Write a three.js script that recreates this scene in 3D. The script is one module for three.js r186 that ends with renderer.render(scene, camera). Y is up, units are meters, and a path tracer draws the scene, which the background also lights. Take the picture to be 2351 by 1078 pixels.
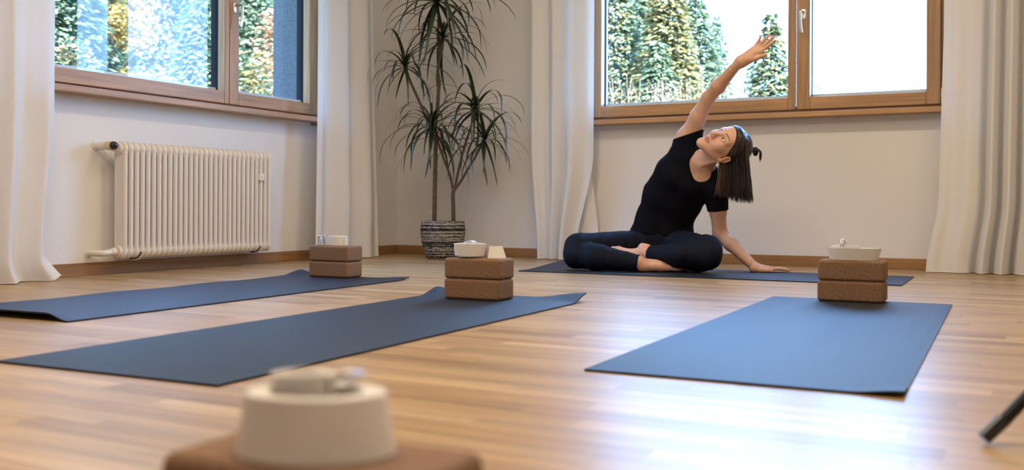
import * as THREE from 'three';
import { RoundedBoxGeometry } from 'three/addons/geometries/RoundedBoxGeometry.js';
import { mergeGeometries, mergeVertices } from 'three/addons/utils/BufferGeometryUtils.js';
import { RectAreaLightUniformsLib } from 'three/addons/lights/RectAreaLightUniformsLib.js';

// ---------------------------------------------------------------- camera, sky, sun, lamps, exposure
// Room frame: origin at the far corner on the floor, +x along the back wall, +z along the left wall towards the camera.
const scene = new THREE.Scene();
const camera = new THREE.PerspectiveCamera(2 * Math.atan(539 / 2246.3) * 180 / Math.PI, 2351 / 1078, 0.05, 900);
camera.rotation.order = 'YXZ';
camera.position.set(3.9503, 0.337, 5.7514);
camera.rotation.set(0, THREE.MathUtils.degToRad(27.776), 0.00448);
camera.setViewOffset(2351, 1078, 0, 66.06, 2351, 1078);      // shifted lens: level camera, verticals stay vertical
camera.focus = 4.6;
camera.userData.fStop = 3.2;
scene.add(camera);

{ // clear sky: pale at the horizon, deeper blue overhead, the same all round
  const W = 16, H = 128, d = new Float32Array(W * H * 4);
  for (let j = 0; j < H; j++) {
    const el = ((j + 0.5) / H - 0.5) * Math.PI, t = Math.max(0, Math.sin(el));
    const k = Math.pow(t, 0.6);
    const c = [7.8 + (2.1 - 7.8) * k, 13.6 + (5.2 - 13.6) * k, 21.5 + (13.0 - 21.5) * k];
    for (let i = 0; i < W; i++) d.set([c[0], c[1], c[2], 1], (j * W + i) * 4);
  }
  const t = new THREE.DataTexture(d, W, H, THREE.RGBAFormat, THREE.FloatType);
  t.mapping = THREE.EquirectangularReflectionMapping; t.magFilter = THREE.LinearFilter; t.minFilter = THREE.LinearFilter; t.needsUpdate = true;
  scene.background = t; scene.environment = t;
}
const sun = new THREE.DirectionalLight(new THREE.Color().setRGB(1, 0.9, 0.76), 70);
sun.position.set(26, 34, 30); sun.target.position.set(-6, 0, -8);
sun.castShadow = true; sun.shadow.radius = 1;
Object.assign(sun.shadow.camera, { left: -70, right: 70, top: 70, bottom: -70, near: 1, far: 200 });
scene.add(sun, sun.target);
RectAreaLightUniformsLib.init();
const LAMP_COLOR = new THREE.Color().setRGB(1.0, 0.82, 0.61);
const LAMPS = [[1.9, 3.0, 3.2, 1, 27], [3.8, 1.95, 3.0, 0, 31], [3.3, 4.7, 3.0, 0, 62]]; // linear ceiling lamps: centre x, z, length, 1 = along z, brightness

const renderer = new THREE.WebGLRenderer({ antialias: true });
renderer.toneMapping = THREE.LinearToneMapping;
renderer.toneMappingExposure = 1.08;
renderer.shadowMap.enabled = true;

// ---------------------------------------------------------------- helpers
const V = (x, y, z) => new THREE.Vector3(x, y, z);
function rng(seed) { let a = seed >>> 0; return () => { a = (a + 0x6D2B79F5) | 0; let t = Math.imul(a ^ (a >>> 15), 1 | a); t = (t + Math.imul(t ^ (t >>> 7), 61 | t)) ^ t; return ((t ^ (t >>> 14)) >>> 0) / 4294967296; }; }
const lerp = (a, b, t) => a + (b - a) * t, clamp = (x, a, b) => Math.min(b, Math.max(a, x)), smooth = (a, b, x) => { const t = clamp((x - a) / (b - a), 0, 1); return t * t * (3 - 2 * t); };
function hash(x, y, z = 0) { let h = (Math.imul(x, 374761393) + Math.imul(y, 668265263) + Math.imul(z, 2147483647)) | 0; h = Math.imul(h ^ (h >>> 13), 1274126177); return ((h ^ (h >>> 16)) >>> 0) / 4294967296; }
function vnoise(x, y, px = 0, py = 0, seed = 0) { // value noise, periodic when px, py are given
  const xi = Math.floor(x), yi = Math.floor(y), fx = x - xi, fy = y - yi, u = fx * fx * (3 - 2 * fx), v = fy * fy * (3 - 2 * fy);
  const w = (i, p) => (p ? ((i % p) + p) % p : i);
  const a = hash(w(xi, px), w(yi, py), seed), b = hash(w(xi + 1, px), w(yi, py), seed), c = hash(w(xi, px), w(yi + 1, py), seed), d = hash(w(xi + 1, px), w(yi + 1, py), seed);
  return lerp(lerp(a, b, u), lerp(c, d, u), v);
}
const taken = {};
function numbered(n) { const k = taken[n] = (taken[n] ?? -1) + 1; return k ? n + '_' + String(k).padStart(3, '0') : n; }
function tag(o, label, category, group, kind) { o.userData.label = label; o.userData.category = category; if (group) o.userData.group = group; if (kind) o.userData.kind = kind; return o; }
function thing(name, label, category, pos = [0, 0, 0], turn = 0, group) {
  const o = new THREE.Group(); o.name = numbered(name); o.position.set(...pos); o.rotation.y = turn; scene.add(o); return tag(o, label, category, group);
}
function part(name, geo, mat, parent) { const m = new THREE.Mesh(Array.isArray(geo) ? mergeGeometries(geo.map((g) => g.index ? g.toNonIndexed() : g)) : geo, mat); m.name = name; m.castShadow = m.receiveShadow = true; parent.add(m); return m; }
function struct(name, label, category) { const o = new THREE.Group(); o.name = name; o.userData = { kind: 'structure', label, category }; scene.add(o); return o; }
function tex(w, h, fn, srgb, rep = [1, 1]) {
  const d = new Uint8Array(w * h * 4);
  for (let j = 0; j < h; j++) for (let i = 0; i < w; i++) { const c = fn(i, j); const o = (j * w + i) * 4; for (let k = 0; k < 3; k++) d[o + k] = clamp(Math.round(c[k] * 255), 0, 255); d[o + 3] = 255; }
  const t = new THREE.DataTexture(d, w, h); t.wrapS = t.wrapT = THREE.RepeatWrapping; t.magFilter = THREE.LinearFilter; t.minFilter = THREE.LinearMipmapLinearFilter; t.generateMipmaps = true;
  if (srgb) t.colorSpace = THREE.SRGBColorSpace; t.repeat.set(...rep); t.needsUpdate = true; return t;
}
const lin = (r, g, b) => new THREE.Color().setRGB(r, g, b);
const std = (o) => new THREE.MeshPhysicalMaterial(o);
// planar uv in metres, u along the grain axis (0 x, 1 y, 2 z)
function uvm(g, axis = 0, off = [0, 0]) {
  if (!g.attributes.normal) g.computeVertexNormals();
  const p = g.attributes.position, n = g.attributes.normal, uv = new Float32Array(p.count * 2);
  for (let i = 0; i < p.count; i++) {
    const c = [p.getX(i), p.getY(i), p.getZ(i)], m = [Math.abs(n.getX(i)), Math.abs(n.getY(i)), Math.abs(n.getZ(i))];
    let a = axis, others = [0, 1, 2].filter((k) => k !== a), b = m[others[0]] > m[others[1]] ? others[1] : others[0];
    if (m[a] > m[others[0]] && m[a] > m[others[1]]) { a = others[0]; b = others[1]; }
    uv[i * 2] = c[a] + off[0]; uv[i * 2 + 1] = c[b] + off[1];
  }
  g.setAttribute('uv', new THREE.BufferAttribute(uv, 2)); return g;
}
// a box from two corners with softened edges
function box(x0, y0, z0, x1, y1, z1, r = 0.0015, axis) {
  const w = x1 - x0, h = y1 - y0, d = z1 - z0;
  let g = r > 0 ? new RoundedBoxGeometry(w, h, d, 2, Math.min(r, w / 2.01, h / 2.01, d / 2.01)) : new THREE.BoxGeometry(w, h, d);
  if (g.index) g = g.toNonIndexed();
  g.translate((x0 + x1) / 2, (y0 + y1) / 2, (z0 + z1) / 2);
  return uvm(g, axis ?? (w >= h && w >= d ? 0 : h >= d ? 1 : 2), [hash(x0 * 997 | 0, z0 * 991 | 0) * 3, hash(y0 * 983 | 0, x1 * 977 | 0) * 3]);
}
function tube(pts, r, seg = 24, rad = 10, closed = false) {
  const curve = new THREE.CatmullRomCurve3(pts.map((p) => Array.isArray(p) ? V(...p) : p), closed);
  return new THREE.TubeGeometry(curve, seg, r, rad, closed);
}
function cyl(a, b, r0, r1 = r0, n = 20) { // capped cylinder between two points
  const A = V(...a), B = V(...b), d = B.clone().sub(A), g = new THREE.CylinderGeometry(r1, r0, d.length(), n, 1);
  g.translate(0, d.length() / 2, 0); g.applyQuaternion(new THREE.Quaternion().setFromUnitVectors(V(0, 1, 0), d.normalize())); g.translate(...a); return g;
}

// ---------------------------------------------------------------- materials
const grain = tex(512, 512, (i, j) => { // one metre along u, a quarter of a metre along v
  const u = i / 512, v = j / 512;
  const warp = vnoise(u * 4, v * 6, 4, 6, 3) * 0.05;
  const a = vnoise(u * 3, (v + warp) * 26, 3, 26, 1), b = vnoise(u * 9, (v + warp) * 70, 9, 70, 2), c = vnoise(u * 40, v * 160, 40, 160, 4), big = vnoise(u * 2, v * 8, 2, 8, 5);
  const k = 0.80 + 0.10 * (a - 0.5) + 0.09 * (b - 0.5) + 0.05 * (c - 0.5) + 0.10 * (big - 0.5);
  return [k, k * 0.985, k * 0.96];
}, true, [1, 4]);
const OAK = [[0.701, 0.473, 0.245], [0.644, 0.424, 0.215], [0.746, 0.517, 0.275], [0.588, 0.374, 0.185], [0.678, 0.457, 0.245], [0.791, 0.556, 0.310], [0.655, 0.429, 0.210], [0.542, 0.336, 0.165], [0.723, 0.490, 0.255], [0.768, 0.533, 0.285]];
const oakMats = OAK.map((c) => std({ color: lin(...c), map: grain, roughness: 0.33, specularIntensity: 1 }));
const plasterBump = tex(256, 256, (i, j) => { const k = 0.5 * vnoise(i / 4, j / 4, 64, 64, 7) + 0.3 * vnoise(i / 9, j / 9, 0, 0, 8) + 0.2 * vnoise(i / 2, j / 2, 128, 128, 9); return [k, k, k]; }, false, [2.5, 2.5]);
const plaster = std({ color: lin(0.80, 0.785, 0.77), roughness: 0.92, bumpMap: plasterBump, bumpScale: 0.0005, specularIntensity: 0.3 });
const ceilMat = std({ color: lin(0.84, 0.82, 0.79), roughness: 0.95, specularIntensity: 0.2 });
const stuccoTex = tex(256, 256, (i, j) => { const k = 0.72 + 0.28 * Math.pow(vnoise(i / 3, j / 3, 0, 0, 17), 1.5); return [k, k, k]; }, true, [3, 3]);
const stucco = std({ color: lin(0.17, 0.185, 0.195), map: stuccoTex, bumpMap: stuccoTex, bumpScale: 0.004, roughness: 1 });
const larch = std({ color: lin(0.73, 0.43, 0.215), map: grain, roughness: 0.42 });
const baseWood = std({ color: lin(0.52, 0.28, 0.115), map: grain, roughness: 0.4 });
const gasket = std({ color: lin(0.012, 0.016, 0.024), roughness: 0.8, specularIntensity: 0.2 });
const alu = std({ color: lin(0.62, 0.66, 0.70), roughness: 0.4, metalness: 0.3 });
const spacer = std({ color: lin(0.62, 0.68, 0.74), roughness: 0.45 });
const steel = std({ color: lin(0.72, 0.71, 0.70), roughness: 0.28, metalness: 1 });
const glass = std({ color: lin(0.97, 0.99, 0.99), roughness: 0, transmission: 1, thickness: 0, ior: 1.5, specularIntensity: 0.45 });
const weave = tex(128, 128, (i, j) => { const k = 0.92 + 0.08 * (0.5 + 0.5 * Math.sin(i * Math.PI / 2) * Math.sin(j * Math.PI / 2)) * (0.6 + 0.4 * vnoise(i / 8, j / 3, 16, 0, 6)) - 0.015 * vnoise(i / 2, j / 20, 64, 0, 5); return [k, k, k]; }, true, [12, 12]);
const linen = std({ color: lin(0.95, 0.94, 0.925), map: weave, roughness: 1, transmission: 0.18, thickness: 0, side: THREE.DoubleSide, specularIntensity: 0.15 });
const cotton = std({ color: lin(0.86, 0.82, 0.755), map: weave, bumpMap: weave, bumpScale: 0.0006, roughness: 0.95, side: THREE.DoubleSide, specularIntensity: 0.2 });
const radiatorPaint = std({ color: lin(0.80, 0.75, 0.69), roughness: 0.38 });
const blackPlastic = std({ color: lin(0.012, 0.013, 0.016), roughness: 0.22 });
const corkTex = tex(256, 256, (i, j) => { const n = vnoise(i / 2.2, j / 2.2, 0, 0, 21), m = vnoise(i / 6, j / 6, 0, 0, 22), s = vnoise(i / 1.3, j / 1.3, 0, 0, 23); const k = 0.62 + 0.3 * n + 0.16 * (m - 0.5) - (s > 0.86 ? 0.28 : 0); return [k, k * 0.95, k * 0.9]; }, true, [11, 11]);
const cork = std({ color: lin(0.45, 0.29, 0.185), map: corkTex, bumpMap: corkTex, bumpScale: 0.0012, roughness: 0.85, specularIntensity: 0.5 });
const ribBump = tex(64, 64, (i, j) => { const k = 0.5 + 0.38 * Math.sin(i / 64 * Math.PI * 2) + 0.12 * (vnoise(i / 3, j / 3, 0, 0, 31) - 0.5); return [k, k, k]; }, false, [1 / 0.0052, 1 / 0.0052]);
const matFleck = tex(256, 256, (i, j) => { const k = 0.72 + 0.28 * vnoise(i / 2, j / 2, 128, 128, 33) + 0.2 * (vnoise(i / 20, j / 20, 0, 0, 34) - 0.5); return [k, k, k * 1.02]; }, true, [5, 5]);
const matRubber = std({ color: lin(0.022, 0.023, 0.027), map: matFleck, bumpMap: ribBump, bumpScale: 0.0011, roughness: 0.44, specularIntensity: 0.8, specularColor: lin(0.46, 0.75, 1) });

// ---------------------------------------------------------------- floor: oak strips laid along the back wall
const ROOM = { x: 6.2, z: 7.6, h: 2.62 };
{
  const floor = struct('floor', 'oak strip parquet floor with satin lacquer', 'floor');
  part('subfloor', box(-0.02, -0.16, -0.02, ROOM.x + 0.02, -0.0125, ROOM.z + 0.02, 0), std({ color: lin(0.16, 0.09, 0.045), roughness: 0.9 }), floor);
  const R = rng(11), w = 0.0665, gap = 0.0004, T = 0.012, planks = [];
  const fx = -Math.sin(27.776 * Math.PI / 180), fz = -Math.cos(27.776 * Math.PI / 180);
  for (let row = 0, z = 0; z < ROOM.z; row++, z += w) {
    let x = -R() * 0.5;
    while (x < ROOM.x) {
      const len = 0.28 + R() * 0.42, a = Math.max(x, 0), b = Math.min(x + len, ROOM.x); x += len;
      if (b - a < 0.02) continue;
      const cx = (a + b) / 2 - 3.9503, cz = z + w / 2 - 5.7514, depth = cx * fx + cz * fz, side = cx * -fz + cz * fx;
      planks.push({ a, b, z, tone: Math.floor(R() * OAK.length), u: R() * 5, v: R() * 5, seen: depth > 1.1 && Math.abs(side) < depth * 0.56 + 0.35 ? 1 / depth : 0 });
    }
  }
  const make = (p) => {
    const x0 = p.a + gap / 2, x1 = p.b - gap / 2, z0 = p.z + gap / 2, z1 = Math.min(p.z + w, ROOM.z) - gap / 2;
    const g = new THREE.BoxGeometry(x1 - x0, T, z1 - z0).toNonIndexed(); g.translate((x0 + x1) / 2, -T / 2, (z0 + z1) / 2);
    return uvm(g, 0, [p.u, p.v]);
  };
  planks.sort((p, q) => q.seen - p.seen);
  planks.slice(0, 300).forEach((p) => part('floor_plank', make(p), oakMats[p.tone], floor));
  const byTone = OAK.map(() => []);
  planks.slice(300).forEach((p) => byTone[p.tone].push(make(p)));
  // the strips too far off or out of view to tell apart, joined into one part with a material for each tone
  const geos = byTone.map((l) => mergeGeometries(l)), rest = new THREE.Mesh(mergeGeometries(geos, true), oakMats);
  rest.name = 'distant_planks'; rest.userData.kind = 'stuff'; rest.castShadow = rest.receiveShadow = true; floor.add(rest);
}

// ---------------------------------------------------------------- walls, ceiling, baseboards
const WIN = { y0: 0.85, y1: 2.28, left: [0.882, 2.935], back: [1.485, 3.547], lout: [0.9625, 2.86], bout: [1.40, 3.60] };
function wallWithOpening(name, label, along, a0, a1, o0, o1, out0, out1) { // along: 'z' for the left wall (x = 0), 'x' for the back wall (z = 0)
  const g = struct(name, label, 'wall');
  const mk = (s0, s1, y0, y1, d0, d1) => along === 'z' ? box(d0, y0, s0, d1, y1, s1, 0) : box(s0, y0, d0, s1, y1, d1, 0);
  const ring = (p0, p1, d0, d1) => [mk(a0, p0, -0.16, 2.9, d0, d1), mk(p1, a1, -0.16, 2.9, d0, d1), mk(p0, p1, -0.16, WIN.y0, d0, d1), mk(p0, p1, WIN.y1, 2.9, d0, d1)];
  part('plaster', ring(o0, o1, -0.1, 0), plaster, g);
  part('outer_render', ring(out0, out1, -0.29, -0.1), stucco, g);
}
wallWithOpening('wall_left', 'white plastered wall with the radiator', 'z', -0.29, ROOM.z, ...WIN.left, ...WIN.lout);
wallWithOpening('wall_back', 'white plastered wall behind the seated woman', 'x', 0, ROOM.x + 0.29, ...WIN.back, ...WIN.bout);
part('plaster', box(ROOM.x, -0.16, 0, ROOM.x + 0.29, 2.9, ROOM.z, 0), plaster, struct('wall_right', 'plain white plastered wall on the right', 'wall'));
part('plaster', box(-0.29, -0.16, ROOM.z, ROOM.x + 0.29, 2.9, ROOM.z + 0.29, 0), plaster, struct('wall_front', 'plain white plastered wall behind the camera', 'wall'));
part('plaster', box(-0.29, ROOM.h, -0.29, ROOM.x + 0.29, 3.0, ROOM.z + 0.29, 0), ceilMat, struct('ceiling', 'white plastered ceiling', 'ceiling'));
function baseboard(name, label, g) { part('board', g, baseWood, struct(name, label, 'baseboard')); }
baseboard('baseboard_left', 'oak baseboard under the radiator', box(0.0002, 0.0002, 0.0165, 0.0165, 0.0603, ROOM.z, 0.0015));
baseboard('baseboard_back', 'oak baseboard behind the seated woman', box(0.0002, 0.0002, 0.0002, ROOM.x, 0.0603, 0.0165, 0.0015));

// ---------------------------------------------------------------- windows
// Built along +s (the wall) with depth d measured into the wall; P maps (s0,y0,d0)-(s1,y1,d1) to a box.
function buildWindow(name, label, along, s0, s1, sash, handle, flip) {
  const w = struct(name, label, 'window');
  const B = (a, y0, d0, b, y1, d1, r = 0.003) => along === 'z' ? box(-d1, y0, a, -d0, y1, b, r) : box(a, y0, -d1, b, y1, -d0, r);
  // sill board standing proud of the wall, and the fixed frame set back behind the sashes
  part('sill', B(s0 - 0.012, 0.8485, -0.096, s1 + 0.012, 0.879, 0.03, 0.003), larch, w);
  part('outer_frame', [B(s0, 0.8795, 0.03, s1, 0.92, 0.095), B(s0, 2.24, 0.03, s1, WIN.y1, 0.095), B(s0, 0.92, 0.03, s0 + 0.035, 2.24, 0.095), B(s1 - 0.035, 0.92, 0.03, s1, 2.24, 0.095)], larch, w);
  for (const [a, b, la, lb, hinge] of sash) { // sash limits and the widths of its two stiles
    const s = new THREE.Group(); s.name = 'sash'; w.add(s);
    part('stile', B(a, 0.9000, -0.004, a + la, 2.255, 0.05, 0.004), larch, s);
    part('stile', B(b - lb, 0.9000, -0.004, b, 2.255, 0.05, 0.004), larch, s);
    part('rail', B(a + la + 0.0004, 0.9000, -0.0037, b - lb - 0.0004, 0.970, 0.05, 0.004), larch, s);
    part('rail', B(a + la + 0.0004, 2.18, -0.0037, b - lb - 0.0004, 2.255, 0.05, 0.004), larch, s);
    const i0 = a + la, i1 = b - lb, y0 = 0.970, y1 = 2.18, e = 0.009;
    part('gasket', [B(i0 - 0.02, y0 - 0.02, 0.0505, i0 + 0.001, y1, 0.078, 0), B(i1 - 0.001, y0 - 0.02, 0.0505, i1 + 0.02, y1, 0.078, 0), B(i0, y0 - 0.02, 0.0505, i1, y0 + 0.001, 0.078, 0), B(i0, y1 - 0.001, 0.0505, i1, y1 + 0.02, 0.078, 0)], gasket, s);
    part('outer_cladding', [B(i0 - 0.03, y0 - 0.02, 0.0785, i0 + 0.002, y1, 0.1, 0.002), B(i1 - 0.002, y0 - 0.02, 0.0785, i1 + 0.03, y1, 0.1, 0.002), B(i0, y0 - 0.02, 0.0785, i1, y0 + e, 0.1, 0.002)], along === 'x' ? alu : gasket, s);
    part('pane', B(i0 - 0.005, y0 - 0.005, 0.0605, i1 + 0.005, y1 + 0.005, 0.0606, 0), glass, s);
    part('glazing_strip', B(i0 + 0.0015, y0 + 0.0015, 0.0612, i1 - 0.0015, y0 + 0.021, 0.0772, 0.001), spacer, s);
  }
  // lever handle on an oval plate
  const h = new THREE.Group(); h.name = 'handle'; w.add(h);
  const hs = handle, hy = 1.445, M = (s, y, d) => along === 'z' ? [-d, y, s] : [s, y, -d];
  const plate = new THREE.CapsuleGeometry(0.0155, 0.036, 6, 20); plate.scale(1, 1, 0.28);
  if (along === 'z') plate.rotateY(Math.PI / 2);
  plate.translate(...M(hs, hy, -0.006)); part('rosette', plate, steel, h);
  part('neck', cyl(M(hs, hy + 0.012, -0.006), M(hs, hy + 0.012, -0.05), 0.0085), steel, h);
  const q = flip;
  part('lever', tube([M(hs - q * 0.004, hy + 0.0125, -0.05), M(hs + q * 0.006, hy + 0.006, -0.053), M(hs + q * 0.0075, hy - 0.03, -0.052), M(hs + q * 0.0065, hy - 0.075, -0.05), M(hs + q * 0.001, hy - 0.112, -0.047)], 0.0078, 28, 12), steel, h);
  // hinge at the end of the opening sash
  const hg = along === 'x' ? s1 - 0.006 : s0 + 0.006;
  part('hinge', [cyl(M(hg, 0.905, -0.008), M(hg, 0.985, -0.008), 0.006), cyl(M(hg, 0.94, -0.009), M(hg, 0.952, -0.009), 0.0075)], steel, w);
  return w;
}
buildWindow('window_1', 'wooden two-sash window above the radiator', 'z', WIN.left[0], WIN.left[1], [[0.8835, 1.6500, 0.079, 0.0735], [1.6532, 2.93, 0.0355, 0.08]], 1.612, -1);
buildWindow('window_2', 'wooden two-sash window behind the raised arm', 'x', WIN.back[0], WIN.back[1], [[1.488, 2.7655, 0.07, 0.044], [2.7715, 3.532, 0.074, 0.07]], 2.809, -1);
part('bracket', box(0.0002, 0.832, 0.86, 0.02, 0.8505, 0.945, 0.001), std({ color: lin(0.35, 0.27, 0.22), roughness: 0.6 }), scene.getObjectByName('window_1'));

// ---------------------------------------------------------------- ceiling lamps (above the frame)
LAMPS.forEach(([x, z, len, turn, power], i) => {
  const l = thing('ceiling_lamp', ['warm linear ceiling lamp running along the left wall', 'warm linear ceiling lamp over the seated woman', 'warm linear ceiling lamp above the foreground blocks'][i], 'lamp', [x, ROOM.h, z], turn * Math.PI / 2, 'warm linear ceiling lamps');
  const h = len / 2;
  part('housing', [box(-h, -0.06, -0.06, h, -0.0002, -0.052, 0.001), box(-h, -0.06, 0.052, h, -0.0002, 0.06, 0.001), box(-h, -0.012, -0.052, h, -0.0002, 0.052, 0), box(-h, -0.06, -0.052, -h + 0.008, -0.012, 0.052, 0), box(h - 0.008, -0.06, -0.052, h, -0.012, 0.052, 0)], alu, l);
  part('diffuser', box(-h + 0.0085, -0.054, -0.0515, h - 0.0085, -0.048, 0.0515, 0), std({ color: lin(0.9, 0.88, 0.84), emissive: LAMP_COLOR, emissiveIntensity: 3, roughness: 0.6 }), l);
  const a = new THREE.RectAreaLight(LAMP_COLOR, power, len - 0.03, 0.1); a.position.set(0, -0.0605, 0); a.rotation.x = -Math.PI / 2; l.add(a);
});

// ---------------------------------------------------------------- radiator
{
  const rad = thing('radiator', 'cream tubular column radiator on the wall under the left window', 'radiator', [0, 0, 0]);
  const N = 30, pitch = 0.0346, zEnd = 2.487, xB = 0.074, xF = 0.128, y0 = 0.112, y1 = 0.604;
  // one section: two upright tubes joined by rounded heads above and below
  const sec = [];
  const flatTube = (x) => { const g = new THREE.CylinderGeometry(0.0108, 0.0108, y1 - y0, 16, 1, true); g.scale(1.25, 1, 1); g.translate(x, (y0 + y1) / 2, 0); return g; };
  sec.push(flatTube(xB), flatTube(xF));
  for (const y of [y0, y1]) {
    const g = new THREE.CapsuleGeometry(0.036, xF - xB - 0.040, 8, 20); g.rotateZ(Math.PI / 2); g.scale(1, 1, 0.43); g.translate((xB + xF) / 2, y, 0); sec.push(g);
  }
  const section = mergeGeometries(sec.map((g) => g.toNonIndexed()));
  for (let i = 0; i < N; i++) { const m = part('section', section, radiatorPaint, rad); m.position.z = zEnd - 0.0155 - i * pitch; }
  part('end_web', box(xB, y0, zEnd - 0.012, xF, y1, zEnd - 0.0065, 0.002), radiatorPaint, rad);
  const cx = (xB + xF) / 2, zc = zEnd - (N * pitch) / 2 - 0.0;
  for (const y of [y0, y1]) part('header_tube', cyl([cx, y, zEnd - N * pitch + 0.012], [cx, y, zEnd - 0.01], 0.021), radiatorPaint, rad);
  for (const y of [y0, y1]) part('end_boss', cyl([cx, y, zEnd - 0.012], [cx, y, zEnd + 0.008], 0.03, 0.026), radiatorPaint, rad);
  // valve: pipe out of the wall, body, cream collar and a black turning knob
  const pipe = part('valve_pipe', [cyl([0.001, 0.617, 2.530], [0.03, 0.617, 2.530], 0.016), cyl([0.03, 0.617, 2.530], [0.048, 0.617, 2.530], 0.0215), cyl([0.048, 0.617, 2.530], [0.075, 0.617, 2.530], 0.0185), cyl([0.075, 0.613, 2.530], [0.09, 0.604, 2.49], 0.016), cyl([0.001, 0.617, 2.530], [0.006, 0.617, 2.530], 0.024)], radiatorPaint, rad);
  const collar = part('valve_collar', [cyl([0.075, 0.616, 2.530], [0.112, 0.616, 2.530], 0.0205, 0.0215)], std({ color: lin(0.72, 0.58, 0.36), roughness: 0.5 }), rad);
  const knob = new THREE.LatheGeometry([[0, 0.016], [0.008, 0.0152], [0.014, 0.0125], [0.0178, 0.008], [0.0192, 0.003], [0.0192, -0.006], [0, -0.006]].map((p) => new THREE.Vector2(...p)), 28);
  knob.rotateZ(-Math.PI / 2); knob.translate(0.120, 0.616, 2.530); part('valve_knob', knob, blackPlastic, rad);
  part('return_pipe', [cyl([0.001, 0.105, 2.575], [0.006, 0.105, 2.575], 0.02), cyl([0.001, 0.105, 2.575], [0.04, 0.105, 2.575], 0.0125), tube([[0.035, 0.105, 2.575], [0.07, 0.105, 2.573], [0.093, 0.106, 2.56], [0.096, 0.109, 2.53], [0.096, 0.112, 2.495]], 0.0145, 20, 12), cyl([0.096, 0.111, 2.522], [0.096, 0.112, 2.50], 0.02, 0.02, 6)], radiatorPaint, rad);
  for (const k of [2.5, 26.5]) { // hooks that hold the radiator from below
    const z = zEnd - k * pitch;
    const arc = []; for (let i = 0; i <= 10; i++) { const a = lerp(-0.25, -2.6, i / 10); arc.push([cx + 0.012 + Math.cos(a) * 0.062, y0 + 0.004 + Math.sin(a) * 0.046, z]); }
    part('bracket', tube(arc, 0.0045, 20, 8), radiatorPaint, rad);
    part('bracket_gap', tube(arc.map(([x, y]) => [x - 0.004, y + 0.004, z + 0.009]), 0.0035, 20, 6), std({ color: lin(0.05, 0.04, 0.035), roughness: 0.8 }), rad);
    part('wall_arm', cyl([0.001, y0 - 0.03, z], [0.055, y0 - 0.038, z], 0.006), radiatorPaint, rad);
  }
  part('clip', [box(0.139, 0.475, zEnd - 27 * pitch - 0.026, 0.149, 0.513, zEnd - 27 * pitch + 0.013, 0.002), cyl([0.149, 0.494, zEnd - 27 * pitch - 0.006], [0.154, 0.494, zEnd - 27 * pitch - 0.006], 0.005)], radiatorPaint, rad);
}

// ---------------------------------------------------------------- curtains
// s runs along the wall, t from the ceiling (0) to the hem (1); edge(t) gives both side edges, off(s,t) the distance from the wall
function curtain(label, along, edge, off, hemY, host) {
  const NS = 220, NT = 60, pos = [], uv = [], idx = [];
  for (let j = 0; j <= NT; j++) for (let i = 0; i <= NS; i++) {
    const t = j / NT, s = i / NS, [e0, e1] = edge(t), a = lerp(e0, e1, s) , d = off(s, t), y = lerp(ROOM.h - 0.02, hemY(s), t);
    pos.push(...(along === 'z' ? [d, y, a] : [a, y, d])); uv.push(s * Math.abs(e1 - e0) * 1.6, y);
  }
  for (let j = 0; j < NT; j++) for (let i = 0; i < NS; i++) { const a = j * (NS + 1) + i, b = a + 1, c = a + NS + 1, d = c + 1; idx.push(a, c, b, b, c, d); }
  const g = new THREE.BufferGeometry(); g.setAttribute('position', new THREE.Float32BufferAttribute(pos, 3)); g.setAttribute('uv', new THREE.Float32BufferAttribute(uv, 2)); g.setIndex(idx); g.computeVertexNormals();
  if (host) { part('inner_layer', g, linen, host); return host; }
  const t = thing('curtain', label, 'curtain', [0, 0, 0], 0, 'white linen curtains');
  part('cloth', g, linen, t);
  const hp = []; for (let i = 0; i <= NS; i++) { const k = (NT * (NS + 1) + i) * 3; hp.push(V(pos[k], pos[k + 1] + 0.002, pos[k + 2])); }
  part('hem', new THREE.TubeGeometry(new THREE.CatmullRomCurve3(hp), NS, 0.0022, 6), linen, t);
  const e = edge(0), rail = along === 'z' ? box(0.09, ROOM.h - 0.03, Math.min(...e) - 0.02, 0.12, ROOM.h - 0.0003, Math.max(...e) + 0.02, 0.002) : box(Math.min(...e) - 0.02, ROOM.h - 0.03, 0.09, Math.max(...e) + 0.02, ROOM.h - 0.0003, 0.12, 0.002);
  part('rail', rail, alu, t);
  return t;
}
const folds = (list) => (s, t) => { let v = 0; for (const [c, w, h, lean = 0] of list) { const x = (s - c - lean * t) / (w * 1.0); v += 1.2 * h * Math.exp(-x * x); } return v; };
{ // far left, beside the left window: a broad flat fold, then a narrow front fold that kicks out at the hem
  const f = folds([[0.07, 0.05, 0.03], [0.2, 0.045, -0.02], [0.33, 0.06, 0.05, 0.02], [0.46, 0.03, -0.03], [0.6, 0.07, 0.045], [0.74, 0.04, -0.02], [0.87, 0.06, 0.035], [1, 0.04, -0.02]]);
  curtain('white linen curtain at the far left with a kicked-out hem corner', 'z', (t) => [2.845 + 0.03 * t + 0.045 * smooth(0.72, 0.97, t) - 0.045 * smooth(0.97, 1, t), 3.52], (s, t) => 0.115 + (0.5 + 0.65 * t) * f(s, t) + (s < 0.1 ? 0.05 * smooth(0.1, 0, s) * smooth(0.965, 1, t) : 0) + 0.03 * t, (s) => 0.004 + (s < 0.06 ? 0.022 * (1 - s / 0.06) : 0));
}
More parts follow.
